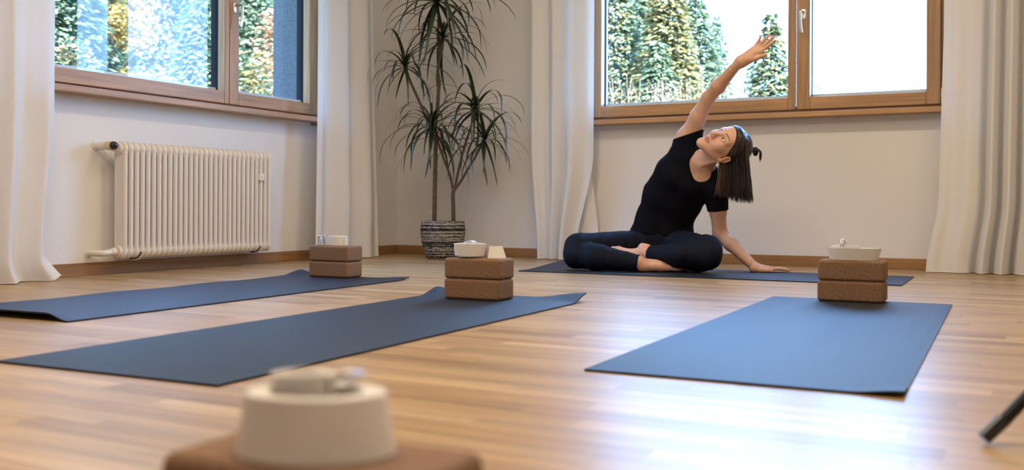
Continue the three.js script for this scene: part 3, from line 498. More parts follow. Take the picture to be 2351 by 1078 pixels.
{
  const J = { // joints, in metres in the room
    hipR: [2.100, 0.118, 0.690], hipL: [2.262, 0.118, 0.665],
    kneeR: [1.848, 0.121, 1.005], kneeR2: [1.850, 0.081, 1.030], calfR: [1.975, 0.074, 1.048], ankR: [2.195, 0.050, 1.030],
    kneeL: [2.520, 0.119, 0.925], kneeL2: [2.527, 0.094, 0.945], calfL: [2.400, 0.094, 0.968], ankL: [2.205, 0.090, 0.932],
    shR: [2.374, 0.690, 0.790], elR: [2.511, 0.8934, 0.8809], wrR: [2.694, 1.0400, 0.995],
    shL: [2.520, 0.436, 0.765], elL: [2.523, 0.200, 0.700], wrL: [2.700, 0.046, 0.745],
    neckB: [2.462, 0.566, 0.800], neckT: [2.543, 0.614, 0.862],
  };
  const woman = thing('person', 'woman in black t-shirt and leggings sitting cross-legged, one arm stretched overhead', 'person', [2.2, 0, 0.85]);
  const O = [2.2, 0, 0.85];
  const local = (g) => g.translate(-O[0], -O[1], -O[2]);
  // torso: two side lines per level, tilted as she bends to her left
  const T = [[[2.180, 0.128, 0.665], 0, 0.072, 0.098], [[2.205, 0.262, 0.672], 14, 0.046, 0.088], [[2.262, 0.378, 0.705], 26, 0.053, 0.090], [[2.338, 0.478, 0.742], 38, 0.058, 0.088], [[2.412, 0.552, 0.772], 52, 0.072, 0.066]];
  const side = (i, s) => { const [c, a, w] = T[i], t = a * Math.PI / 180; return [c[0] + s * w * Math.cos(t), c[1] - s * w * Math.sin(t), c[2] - s * 0.012]; };
  const torsoList = [];
  for (let i = 0; i < T.length - 1; i++) for (const s of [-1, 0, 1]) torsoList.push(cone(side(i, s), side(i + 1, s), T[i][3], T[i + 1][3]));
  torsoList.push(cone([2.12, 0.106, 0.61], [2.245, 0.106, 0.59], 0.093, 0.093));   // seat
  torsoList.push(ball([2.322, 0.486, 0.812], 0.047), ball([2.398, 0.442, 0.800], 0.047)); // bust
  torsoList.push(cone(side(4, -1), J.shR, 0.062, 0.056), cone(side(4, 1), J.shL, 0.060, 0.052), cone(side(3, -1), J.shR, 0.05, 0.045));
  const torso = blend(torsoList, 0.035);
  const legR = blend([cone(J.hipR, J.kneeR, 0.088, 0.066), cone(J.kneeR, J.kneeR2, 0.064, 0.062), cone(J.kneeR2, J.calfR, 0.062, 0.060), cone(J.calfR, J.ankR, 0.060, 0.036)], 0.02);
  const legL = blend([cone(J.hipL, J.kneeL, 0.090, 0.070), cone(J.kneeL, J.kneeL2, 0.068, 0.065), cone(J.kneeL2, J.calfL, 0.065, 0.058), cone(J.calfL, J.ankL, 0.058, 0.037), cone([2.44, 0.074, 0.88], [2.475, 0.071, 0.922], 0.06, 0.058)], 0.02);
  const armR = blend([cone(J.shR, [2.445, 0.800, 0.838], 0.055, 0.041), cone([2.445, 0.800, 0.838], J.elR, 0.041, 0.033), cone(J.elR, [2.575, 0.944, 0.922], 0.033, 0.0345), cone([2.575, 0.944, 0.922], J.wrR, 0.0345, 0.0235)], 0.02);
  const armL = blend([cone(J.shL, [2.521, 0.32, 0.732], 0.052, 0.043), cone([2.521, 0.32, 0.732], J.elL, 0.043, 0.036), cone(J.elL, [2.585, 0.148, 0.715], 0.036, 0.036), cone([2.585, 0.148, 0.715], J.wrL, 0.036, 0.0245)], 0.02);
  const neck = blend([cone(J.neckB, J.neckT, 0.050, 0.047), cone(J.neckB, side(4, 1), 0.042, 0.05), cone(J.neckB, side(4, -1), 0.042, 0.05)], 0.04);
  // collarbones and the long muscle of the neck
  const clav = blend([cone([2.462, 0.545, 0.851], [2.502, 0.486, 0.812], 0.008, 0.008), cone([2.458, 0.550, 0.851], [2.416, 0.598, 0.832], 0.008, 0.008), cone([2.462, 0.550, 0.853], [2.580, 0.575, 0.902], 0.0085, 0.012)], 0.01);
  // feet
  const footR = blend([cone(J.ankR, [2.225, 0.034, 1.018], 0.036, 0.031), cone([2.212, 0.028, 1.028], [2.30, 0.030, 0.994], 0.0275, 0.024), cone([2.235, 0.043, 1.008], [2.345, 0.040, 0.966], 0.024, 0.0165), cone([2.30, 0.024, 0.994], [2.345, 0.022, 0.978], 0.022, 0.0155),
    cone([2.345, 0.040, 0.966], [2.376, 0.032, 0.950], 0.0145, 0.0115), cone([2.376, 0.032, 0.950], [2.394, 0.020, 0.943], 0.0115, 0.0105), cone([2.345, 0.026, 0.972], [2.392, 0.015, 0.952], 0.010, 0.0075), cone([2.343, 0.018, 0.978], [2.382, 0.012, 0.962], 0.009, 0.007)], 0.008);
  const footL = blend([cone(J.ankL, [2.196, 0.104, 0.928], 0.037, 0.034), cone([2.204, 0.118, 0.925], [2.178, 0.126, 0.925], 0.026, 0.023), cone([2.190, 0.098, 0.932], [2.120, 0.090, 0.945], 0.033, 0.025), cone([2.120, 0.090, 0.945], [2.055, 0.108, 0.950], 0.025, 0.020), cone([2.16, 0.075, 0.955], [2.06, 0.092, 0.965], 0.020, 0.017), cone([2.055, 0.112, 0.948], [2.020, 0.118, 0.948], 0.0155, 0.011), cone([2.05, 0.096, 0.96], [2.018, 0.10, 0.962], 0.012, 0.009)], 0.012);
  const body = (x, y, z) => { let d = torso(x, y, z); d = smin(d, legR(x, y, z), 0.02); d = smin(d, legL(x, y, z), 0.02); d = smin(d, armR(x, y, z), 0.03); d = smin(d, armL(x, y, z), 0.025); d = smin(d, neck(x, y, z), 0.025); d = smin(d, clav(x, y, z), 0.012); return d; };
  const skinC = [0.60, 0.345, 0.235];
  const freckle = (x, y, z) => 0.95 + 0.10 * vnoise(x * 160 + z * 90, y * 160 + z * 70, 0, 0, 61);
  const skinPaint = (x, y, z) => { const k = freckle(x, y, z); return [skinC[0] * k, skinC[1] * k, skinC[2] * k]; };
  const bodyG = paint(netMesh(body, [1.74, -0.01, 0.47], [2.76, 1.09, 1.13], 0.0105), skinPaint);
  const footGs = [netMesh((x, y, z) => footR(x, y - 0.006, z), [2.15, -0.005, 0.92], [2.43, 0.10, 1.08], 0.0042), netMesh(footL, [1.99, 0.04, 0.87], [2.26, 0.165, 1.0], 0.0045)].map((g) => paint(g, (x, y, z) => { const k = freckle(x, y, z); return [0.64 * k, 0.36 * k, 0.255 * k]; }));
  // hands: each finger its own chain of three bones
  const finger = (a, b, r, up, bend) => { const m1 = [0, 1, 2].map((k) => lerp(a[k], b[k], 0.45) + up[k] * bend), m2 = [0, 1, 2].map((k) => lerp(a[k], b[k], 0.76) + up[k] * bend * 0.8); return blend([cone(a, m1, r, r * 0.94), cone(m1, m2, r * 0.94, r * 0.86), cone(m2, b, r * 0.86, r * 0.72)], 0.003); };
  const away = [-0.3, 0.0, -0.6];
  const handRl = [
    cone([2.680, 1.029, 0.986], [2.706, 1.052, 0.990], 0.0245, 0.0225),
    blend([cone([2.706, 1.056, 0.988], [2.768, 1.108, 0.988], 0.0185, 0.0115), cone([2.708, 1.054, 0.990], [2.785, 1.110, 0.994], 0.0190, 0.0120), cone([2.712, 1.050, 0.994], [2.798, 1.100, 0.999], 0.0195, 0.0120), cone([2.718, 1.046, 0.997], [2.803, 1.087, 1.005], 0.0190, 0.0115), cone([2.712, 1.045, 0.994], [2.752, 1.055, 1.004], 0.0200, 0.0165)], 0.02),
  ];
  const fingersR = [finger([2.768, 1.108, 0.989], [2.8018, 1.1625, 0.986], 0.0078, away, 0.004), finger([2.785, 1.110, 0.995], [2.8452, 1.1670, 0.996], 0.0086, away, 0.004), finger([2.798, 1.101, 0.999], [2.8703, 1.1575, 1.004], 0.0088, away, 0.004), finger([2.804, 1.088, 1.005], [2.8782, 1.1365, 1.012], 0.0085, away, 0.004)];
  const thumbR = blend([cone([2.738, 1.050, 1.000], [2.790, 1.058, 1.010], 0.0155, 0.0108), cone([2.790, 1.058, 1.010], [2.833, 1.0695, 1.020], 0.0105, 0.0095)], 0.006);
  const handR = (x, y, z) => { let d = smin(handRl[0](x, y, z), handRl[1](x, y, z), 0.02); let fd = 1; for (const q of fingersR) fd = Math.min(fd, q(x, y, z)); d = smin(d, fd, 0.007); return smin(d, thumbR(x, y, z), 0.008); };
  const upv = [0, 1, 0];
  const palmL = blend([cone([2.690, 0.058, 0.742], [2.716, 0.032, 0.738], 0.0245, 0.0225), cone([2.716, 0.029, 0.746], [2.785, 0.0205, 0.712], 0.0195, 0.0125), cone([2.712, 0.029, 0.732], [2.785, 0.022, 0.690], 0.0195, 0.0130), cone([2.708, 0.028, 0.720], [2.775, 0.020, 0.668], 0.0190, 0.0122), cone([2.704, 0.026, 0.710], [2.757, 0.018, 0.650], 0.0175, 0.0110), cone([2.716, 0.024, 0.752], [2.750, 0.018, 0.752], 0.0165, 0.0125)], 0.018);
  const fingersL = [finger([2.785, 0.0195, 0.712], [2.864, 0.0130, 0.648], 0.0086, upv, 0.006), finger([2.785, 0.0205, 0.690], [2.866, 0.0130, 0.618], 0.0088, upv, 0.007), finger([2.775, 0.019, 0.668], [2.846, 0.0125, 0.596], 0.0084, upv, 0.006), finger([2.757, 0.017, 0.650], [2.812, 0.012, 0.588], 0.0075, upv, 0.004)];
  const thumbL = blend([cone([2.748, 0.018, 0.754], [2.778, 0.0165, 0.744], 0.0125, 0.0108), cone([2.778, 0.0165, 0.744], [2.800, 0.0145, 0.728], 0.0108, 0.0090)], 0.005);
  const handL = (x, y, z) => { let d = palmL(x, y, z); let fd = 1; for (const q of fingersL) fd = Math.min(fd, q(x, y, z)); d = smin(d, fd, 0.008); return smin(d, thumbL(x, y, z), 0.007); };
  const nailAt = [[2.8018, 1.1625, 0.986], [2.8452, 1.167, 0.996], [2.8703, 1.1575, 1.004], [2.8782, 1.1365, 1.012], [2.864, 0.017, 0.648], [2.866, 0.017, 0.618], [2.80, 0.021, 0.730]];
  const handPaint = (x, y, z) => { const k = freckle(x, y, z); for (const n of nailAt) if (Math.hypot(x - n[0], y - n[1], z - n[2]) < 0.0075) return [0.66 * k, 0.33 * k, 0.27 * k]; return [skinC[0] * k, skinC[1] * k, skinC[2] * k]; };
  const handGs = [netMesh(handR, [2.645, 0.99, 0.945], [2.90, 1.19, 1.045], 0.0028), netMesh(handL, [2.655, 0.0, 0.57], [2.89, 0.095, 0.79], 0.0028)].map((g) => paint(g, handPaint));

  // head, in its own frame (x her left, y crown, z face), then turned into place
  const HS = 1.053, HC = V(2.595, 0.643, 0.8705), HM = new THREE.Matrix4().makeBasis(V(0.3694, -0.7356, 0.5679), V(0.9282, 0.2630, -0.2631), V(0.0442, 0.6243, 0.7799));
  HM.scale(V(HS, HS, HS)).setPosition(HC);
  const both = (fn) => [fn(1), fn(-1)];
  const skull = blend([ellip([0, 0.036, -0.014], [0.073, 0.083, 0.092]), ellip([0, -0.022, 0.028], [0.060, 0.080, 0.060])], 0.03);
  const faceList = [
    cone([0, -0.045, 0.030], [0, -0.100, 0.066], 0.046, 0.014), ...both((s) => cone([s * 0.048, -0.052, 0.002], [s * 0.014, -0.102, 0.064], 0.020, 0.015)), ...both((s) => ball([s * 0.040, -0.028, 0.056], 0.023)),
    ...both((s) => cone([s * 0.010, 0.017, 0.084], [s * 0.044, 0.016, 0.070], 0.009, 0.009)), ellip([0, 0.05, 0.05], [0.056, 0.045, 0.042]), ball([0, -0.106, 0.070], 0.0125),
  ];
  const faceBase = blend([skull, ...faceList], 0.022);
  const nose = blend([cone([0, 0.006, 0.085], [0, -0.034, 0.106], 0.0072, 0.0095), ball([0, -0.039, 0.1075], 0.0098), ...both((s) => ball([s * 0.0105, -0.043, 0.098], 0.0072))], 0.010);
  const lips = blend([...both((s) => cone([0, -0.0675, 0.0950], [s * 0.0235, -0.0705, 0.0835], 0.0038, 0.0022)), ...both((s) => cone([0, -0.0748, 0.0942], [s * 0.020, -0.0722, 0.0845], 0.0046, 0.0022))], 0.003);
  const eyeC = (s) => [s * 0.031, 0, 0.0745];
  const lids = blend(both((s) => ball(eyeC(s), 0.0138)), 0.001);
  const slit = (x, y, z) => { let d = 1; for (const s of [1, -1]) { const u = (x - s * 0.031) / 0.0140, v = (y + 0.0005 + s * 0 - 0.03 * (x * s - 0.031)) / (0.0066 * Math.sqrt(Math.max(0.05, 1 - u * u * 0.85))); d = Math.min(d, Math.max(Math.hypot(u, v * (Math.abs(u) < 1 ? 1 : 1.4)) - 1, -1) * 0.0062); } return Math.max(d, 0.070 - z); };
  const ears = (x, y, z) => { const ax = Math.abs(x); let d = ellip([0.0745, -0.012, -0.012], [0.0085, 0.031, 0.0185])(ax, y, z); d = smax(d, -ellip([0.083, -0.009, -0.010], [0.0065, 0.021, 0.0115])(ax, y, z), 0.003); return smin(d, ball([0.072, -0.042, -0.005], 0.0085)(ax, y, z), 0.006); };
  const sockets = (x, y, z) => ellip([0.031, -0.002, 0.094], [0.019, 0.0125, 0.014])(Math.abs(x), y, z);
  const headF = (x, y, z) => { let d = smax(faceBase(x, y, z), -sockets(x, y, z), 0.012); d = smin(d, nose(x, y, z), 0.010); d = smin(d, lips(x, y, z), 0.0035); d = smin(d, lids(x, y, z), 0.004); d = Math.max(d, -slit(x, y, z)); d = smin(d, ears(x, y, z), 0.006); return d; };
  const browD = (x, y, z) => { const ax = Math.abs(x), yy = 0.0205 + 0.006 * Math.sin((ax - 0.012) / 0.04 * 2.2) ; return ax > 0.010 && ax < 0.050 && z > 0.045 ? Math.abs(y - yy) - 0.0028 * (1.25 - (ax - 0.01) / 0.05) : 1; };
  const headPaint = (x, y, z) => {
    let k = freckle(x * 2, y * 2, z * 2), c = [0.615 * k, 0.355 * k, 0.245 * k];
    const mix = (b, t) => { c = c.map((v, i) => lerp(v, b[i], clamp(t, 0, 1))); };
    const cheek = Math.hypot((Math.abs(x) - 0.042) / 0.022, (y + 0.034) / 0.018); mix([0.60, 0.285, 0.205], 0.35 * (1 - smooth(0.4, 1.2, cheek)) * (z > 0.02 ? 1 : 0));
    if (z > 0.075) mix([0.50, 0.165, 0.150], smooth(0.0022, 0.0006, lips(x, y, z) - 0.0006));
    mix([0.075, 0.042, 0.028], 0.85 * smooth(0.0014, -0.0008, browD(x, y, z)));
    const sl = slit(x, y, z); if (z > 0.06) mix([0.035, 0.020, 0.016], 0.95 * smooth(y > -0.001 ? 0.0034 : 0.0022, 0.0008, sl) * (y > -0.001 ? 1 : 0.6));
    mix([0.03, 0.02, 0.017], smooth(-0.002, -0.010, z - (0.018 + 1.08 * y) + 0.006 * (vnoise(x * 400, y * 400, 0, 0, 95) - 0.5)) * (Math.abs(x) > 0.0735 && y < 0.025 && z > -0.035 ? 0 : 1) * (y > -0.06 ? 1 : 0));
    return c;
  };
  const headG = paint(netMesh(headF, [-0.092, -0.130, -0.115], [0.092, 0.128, 0.126], 0.0024), headPaint).applyMatrix4(HM);
  const skin = std({ vertexColors: true, roughness: 0.46, specularIntensity: 0.7, sheen: 0.15, sheenColor: lin(0.8, 0.5, 0.4), sheenRoughness: 0.6 });
  part('body', local(mergeGeometries([bodyG, ...footGs, ...handGs, headG])), skin, woman);
  // eyes
  for (const s of [1, -1]) {
    const g = new THREE.SphereGeometry(0.0122, 40, 28), gaze = V(-0.22, 0.06, 0.97).normalize(); g.translate(...eyeC(s));
    paint(g, (x, y, z) => { const e = eyeC(s), d = V(x - e[0], y - e[1], z - e[2]).normalize().angleTo(gaze); return d < 0.17 ? [0.01, 0.008, 0.008] : d < 0.44 ? [0.10, 0.055, 0.028] : d < 0.49 ? [0.04, 0.025, 0.02] : [0.70, 0.66, 0.62]; });
    part('eye', local(g.applyMatrix4(HM)), std({ vertexColors: true, roughness: 0.12 }), woman);
  }
  // t-shirt: the upper body a little larger, open at the neck, hem and sleeves
  const shirtBody = blend([torso, cone(J.shR, [2.445, 0.800, 0.838], 0.055, 0.044), cone(J.shL, [2.521, 0.32, 0.732], 0.055, 0.046)], 0.028);
  const hemN = [-0.10, -1, 0], neckHole = ellip([2.470, 0.538, 0.885], [0.076, 0.096, 0.085]);
  const cutR = plane([2.386, 0.716, 0.811], [-0.274, 0.95, 0.144]), cutL = plane([2.521, 0.318, 0.733], [0.05, -1, -0.1]);
  const shirt = (x, y, z) => {
    let wr = 0.0022 * (vnoise((x * 0.8 + y * 0.6) * 34, (y * 0.8 - x * 0.6) * 12 + z * 9, 0, 0, 71) - 0.5) * 2;
    const low = smooth(0.30, 0.17, y);
    let d = shirtBody(x, y, z) - 0.0095 - low * (0.006 + 0.004 * Math.sin(x * 62 + z * 40)) - wr;
    d = smax(d, plane([2.10, 0.196, 0.70], hemN)(x, y, z) , 0.004);
    d = Math.max(d, -neckHole(x, y, z));
    if (x > 2.47 && y < 0.40) d = Math.max(d, cutL(x, y, z)); 
    d = Math.max(d, cutR(x, y, z));
    return d;
  };
  part('t_shirt', local(netMesh(shirt, [2.02, 0.14, 0.53], [2.62, 0.80, 0.93], 0.0062)), std({ color: lin(0.0045, 0.0048, 0.0085), roughness: 0.9, sheen: 0.12, sheenColor: lin(0.04, 0.05, 0.09), sheenRoughness: 0.5, specularIntensity: 0.2 }), woman);
  const cuffR = plane([2.197, 0.048, 1.028], [1, -0.11, -0.08]), cuffL = plane([2.222, 0.09, 0.936], [-1, 0.02, -0.18]);
  const legg = (x, y, z) => {
    const n = 0.0022 * (vnoise(x * 60, y * 22 + z * 30, 0, 0, 81) - 0.5) * 2, cr = smooth(0.16, 0.03, Math.abs(x - 2.16)) * 0.0016 * Math.sin(x * 420), cl = smooth(0.06, 0.0, Math.abs(x - 2.245)) * 0.0018 * Math.sin(x * 480);
    let r = Math.max(legR(x, y, z) - 0.0045 - n - cr, cuffR(x, y, z)), l = Math.max(legL(x, y, z) - 0.0045 - n - cl, cuffL(x, y, z));
    let t = Math.max(torso(x, y, z) - 0.0045 - 0.008 * smooth(0.22, 0.17, y), plane([2.2, 0.262, 0.67], [-0.25, 1, 0])(x, y, z));
    return smin(smin(r, l, 0.02), t, 0.022) - 0.0015;
  };
  part('leggings', local(netMesh(legg, [1.75, -0.012, 0.46], [2.63, 0.31, 1.14], 0.0062)), std({ color: lin(0.0030, 0.0048, 0.0125), roughness: 0.75, sheen: 0.12, sheenColor: lin(0.03, 0.07, 0.16), sheenRoughness: 0.4, specularIntensity: 0.35 }), woman);
  // hair: combed back half up, the rest falling straight down past the lower side of the head
  const R = rng(5);
  const onHead = (p, o) => { for (let k = 0; k < 4; k++) { const e = 0.002, f0 = faceBase(p.x, p.y, p.z), n = V(faceBase(p.x + e, p.y, p.z) - f0, faceBase(p.x, p.y + e, p.z) - f0, faceBase(p.x, p.y, p.z + e) - f0).normalize(); p.addScaledVector(n, o - f0); } return p; };
  const capF = (x, y, z) => {
    const back = (0.018 + 1.08 * y) - z;
    let d = smin(faceBase(x, y, z) - 0.0012 - 0.0065 * smooth(0, 0.05, back), ellip([0, 0.037, -0.024], [0.080, 0.091, 0.098])(x, y, z), 0.01) - 0.0007 * Math.sin(Math.atan2(x, y - 0.13) * 60 + z * 30);
    d = smax(d, (z - (0.018 + 1.08 * y)) * 0.68 + 0.003 * (vnoise(x * 300, y * 300, 0, 0, 96) - 0.5), 0.007); d = smax(d, -(y + 0.055), 0.01); return d;
  };
  const hairPaint = (x, y, z) => { const k = 0.7 + 0.6 * vnoise(Math.atan2(x, y - 0.13) * 30, z * 25, 0, 0, 91); return [0.024 * k, 0.016 * k, 0.015 * k]; };
  const hairGeos = [paint(netMesh(capF, [-0.095, -0.075, -0.135], [0.095, 0.145, 0.11], 0.0028), hairPaint).applyMatrix4(HM)];
  const strandGeo = (pts, r, col) => { // flat tapering lock
    const n = pts.length, pos = [], nr = [], cc = [], idx = [];
    for (let i = 0; i < n; i++) {
      const a = pts[Math.max(0, i - 1)], b = pts[Math.min(n - 1, i + 1)], t = b.clone().sub(a).normalize(), u = V(0.6, 0.1, -0.8).cross(t).normalize(), v = t.clone().cross(u), k = i / (n - 1), w = r * (k < 0.75 ? 1 : 1 - (k - 0.75) * 3.2);
      for (let m = 0; m < 5; m++) { const an = m / 5 * 6.2832, d = u.clone().multiplyScalar(Math.cos(an) * 1.5).addScaledVector(v, Math.sin(an) * 0.7); pos.push(pts[i].x + d.x * w, pts[i].y + d.y * w, pts[i].z + d.z * w); d.normalize(); nr.push(d.x, d.y, d.z); cc.push(...col); }
    }
    for (let i = 0; i < n - 1; i++) for (let m = 0; m < 5; m++) { const a = i * 5 + m, b = i * 5 + (m + 1) % 5; idx.push(a, b, a + 5, b, b + 5, a + 5); }
    const g = new THREE.BufferGeometry(); g.setAttribute('position', new THREE.Float32BufferAttribute(pos, 3)); g.setAttribute('normal', new THREE.Float32BufferAttribute(nr, 3)); g.setAttribute('color', new THREE.Float32BufferAttribute(cc, 3)); g.setIndex(idx); return g;
  };
  for (let i = 0; i < 720; i++) {
    const wisp = R() < 0.05, ly = lerp(-0.050, 0.112, R()), lz = lerp(-0.112, wisp ? 0.0 : -0.040 + 0.75 * Math.max(0, ly - 0.01), R()), x0 = 0.02 + 0.03 * R(), pts = [];
    for (let k = 0; k < 4; k++) pts.push(onHead(V(lerp(x0, 0.078, k / 3), ly, lz), 0.0085 + 0.002 * R()).applyMatrix4(HM)); // over the side of the head
    const root = pts[3], end = 0.405 - 0.030 * smooth(-0.05, 0.04, ly) + 0.042 * (R() - 0.5) + (R() < 0.1 ? 0.03 : 0), out = root.clone().sub(HC); out.y = 0; out.setLength(0.006);
    const tipx = 0.024 * (R() - 0.5) + 0.014 * (ly - 0.03) / 0.08, tipz = 0.014 * (R() - 0.5);
    for (let k = 1; k <= 9; k++) { const t = k / 9; pts.push(V(root.x + out.x * Math.sin(Math.min(1, t * 2.5) * 1.57) + tipx * t * t + 0.0014 * Math.sin(t * 9 + i), lerp(root.y, end, t), root.z + out.z * Math.sin(Math.min(1, t * 2.5) * 1.57) + tipz * t * t)); }
    const light = ly < -0.02 && R() < 0.5 ? 1 : 0, k = 0.6 + 0.8 * R(); hairGeos.push(strandGeo(pts, wisp ? 0.0008 : 0.0014 + 0.0010 * R(), light ? [0.12 * k, 0.068 * k, 0.042 * k] : [0.026 * k, 0.017 * k, 0.016 * k]));
  }
  for (let i = 0; i < 40; i++) { // twisted knot and its loose ends
    const a = R() * 6.283, b = R() * 6.283, c = V(2.718, 0.628, 0.757), pts = [], r = 0.012 + 0.006 * R();
    if (i < 26) for (let k = 0; k <= 9; k++) { const t = a + k / 9 * 4.6; pts.push(V(c.x + Math.cos(t) * r * Math.cos(b) * 0.8 + 0.004, c.y - 0.006 + Math.sin(t) * r * 1.25, c.z + Math.cos(t) * r * Math.sin(b))); }
    else { const e = V(2.742 + 0.012 * (R() - 0.5), 0.560 + 0.03 * R(), 0.742 + 0.014 * (R() - 0.5)); for (let k = 0; k <= 7; k++) { const t = k / 7; pts.push(V(lerp(c.x, e.x, Math.sqrt(t)) + 0.010 * Math.sin(t * 3.1), lerp(c.y + 0.01, e.y, t * t * 0.6 + t * 0.4), lerp(c.z, e.z, t))); } }
    hairGeos.push(strandGeo(pts, 0.0024, [0.024, 0.016, 0.015]));
  }
  for (let i = 0; i < 150; i++) { // strands combed back from the hairline to the knot
    const a = lerp(-1.5, 1.5, (i + R()) / 150), r0 = V(Math.sin(a) * 0.074, 0.004 + Math.cos(a) * 0.062, 0.020 + Math.cos(a) * 0.064), knot = V(-0.008, 0.124, -0.088), pts = [];
    for (let k = 0; k <= 9; k++) pts.push(onHead(r0.clone().lerp(knot, k / 9), 0.0006 + 0.0085 * smooth(0, 5, k) + 0.0012 * R()).applyMatrix4(HM));
    const k = 0.7 + 0.6 * R(); hairGeos.push(strandGeo(pts, 0.0015, [0.026 * k, 0.018 * k, 0.017 * k]));
  }
  part('hair', local(mergeGeometries(hairGeos)), std({ vertexColors: true, roughness: 0.30, specularIntensity: 1 }), woman);
  const tie = new THREE.TorusGeometry(0.0085, 0.003, 8, 20); tie.rotateY(1.2); tie.translate(2.712, 0.634, 0.762); part('hair_tie', local(tie), std({ color: lin(0.35, 0.16, 0.08), roughness: 0.6 }), woman);
  const gold = std({ color: lin(0.75, 0.58, 0.36), metalness: 1, roughness: 0.25 });
  const ear = new THREE.TorusGeometry(0.0075, 0.0013, 8, 24); ear.translate(0.075, -0.055, -0.002); part('earring', local(ear.applyMatrix4(HM)), gold, woman);
  const armDir = V(2.694 - 2.511, 1.04 - 0.8934, 0.995 - 0.8809).normalize(), br = new THREE.TorusGeometry(0.0275, 0.0013, 8, 40); br.applyQuaternion(new THREE.Quaternion().setFromUnitVectors(V(0, 0, 1), armDir)); br.translate(2.668, 1.0185, 0.979); part('bracelet', local(br), gold, woman);
  const fr = new THREE.TorusGeometry(0.0093, 0.0013, 8, 24); fr.applyQuaternion(new THREE.Quaternion().setFromUnitVectors(V(0, 0, 1), V(0.06, 0.057, 0.001).normalize())); fr.translate(2.800, 1.124, 0.9945); part('finger_ring', local(fr), gold, woman);
}

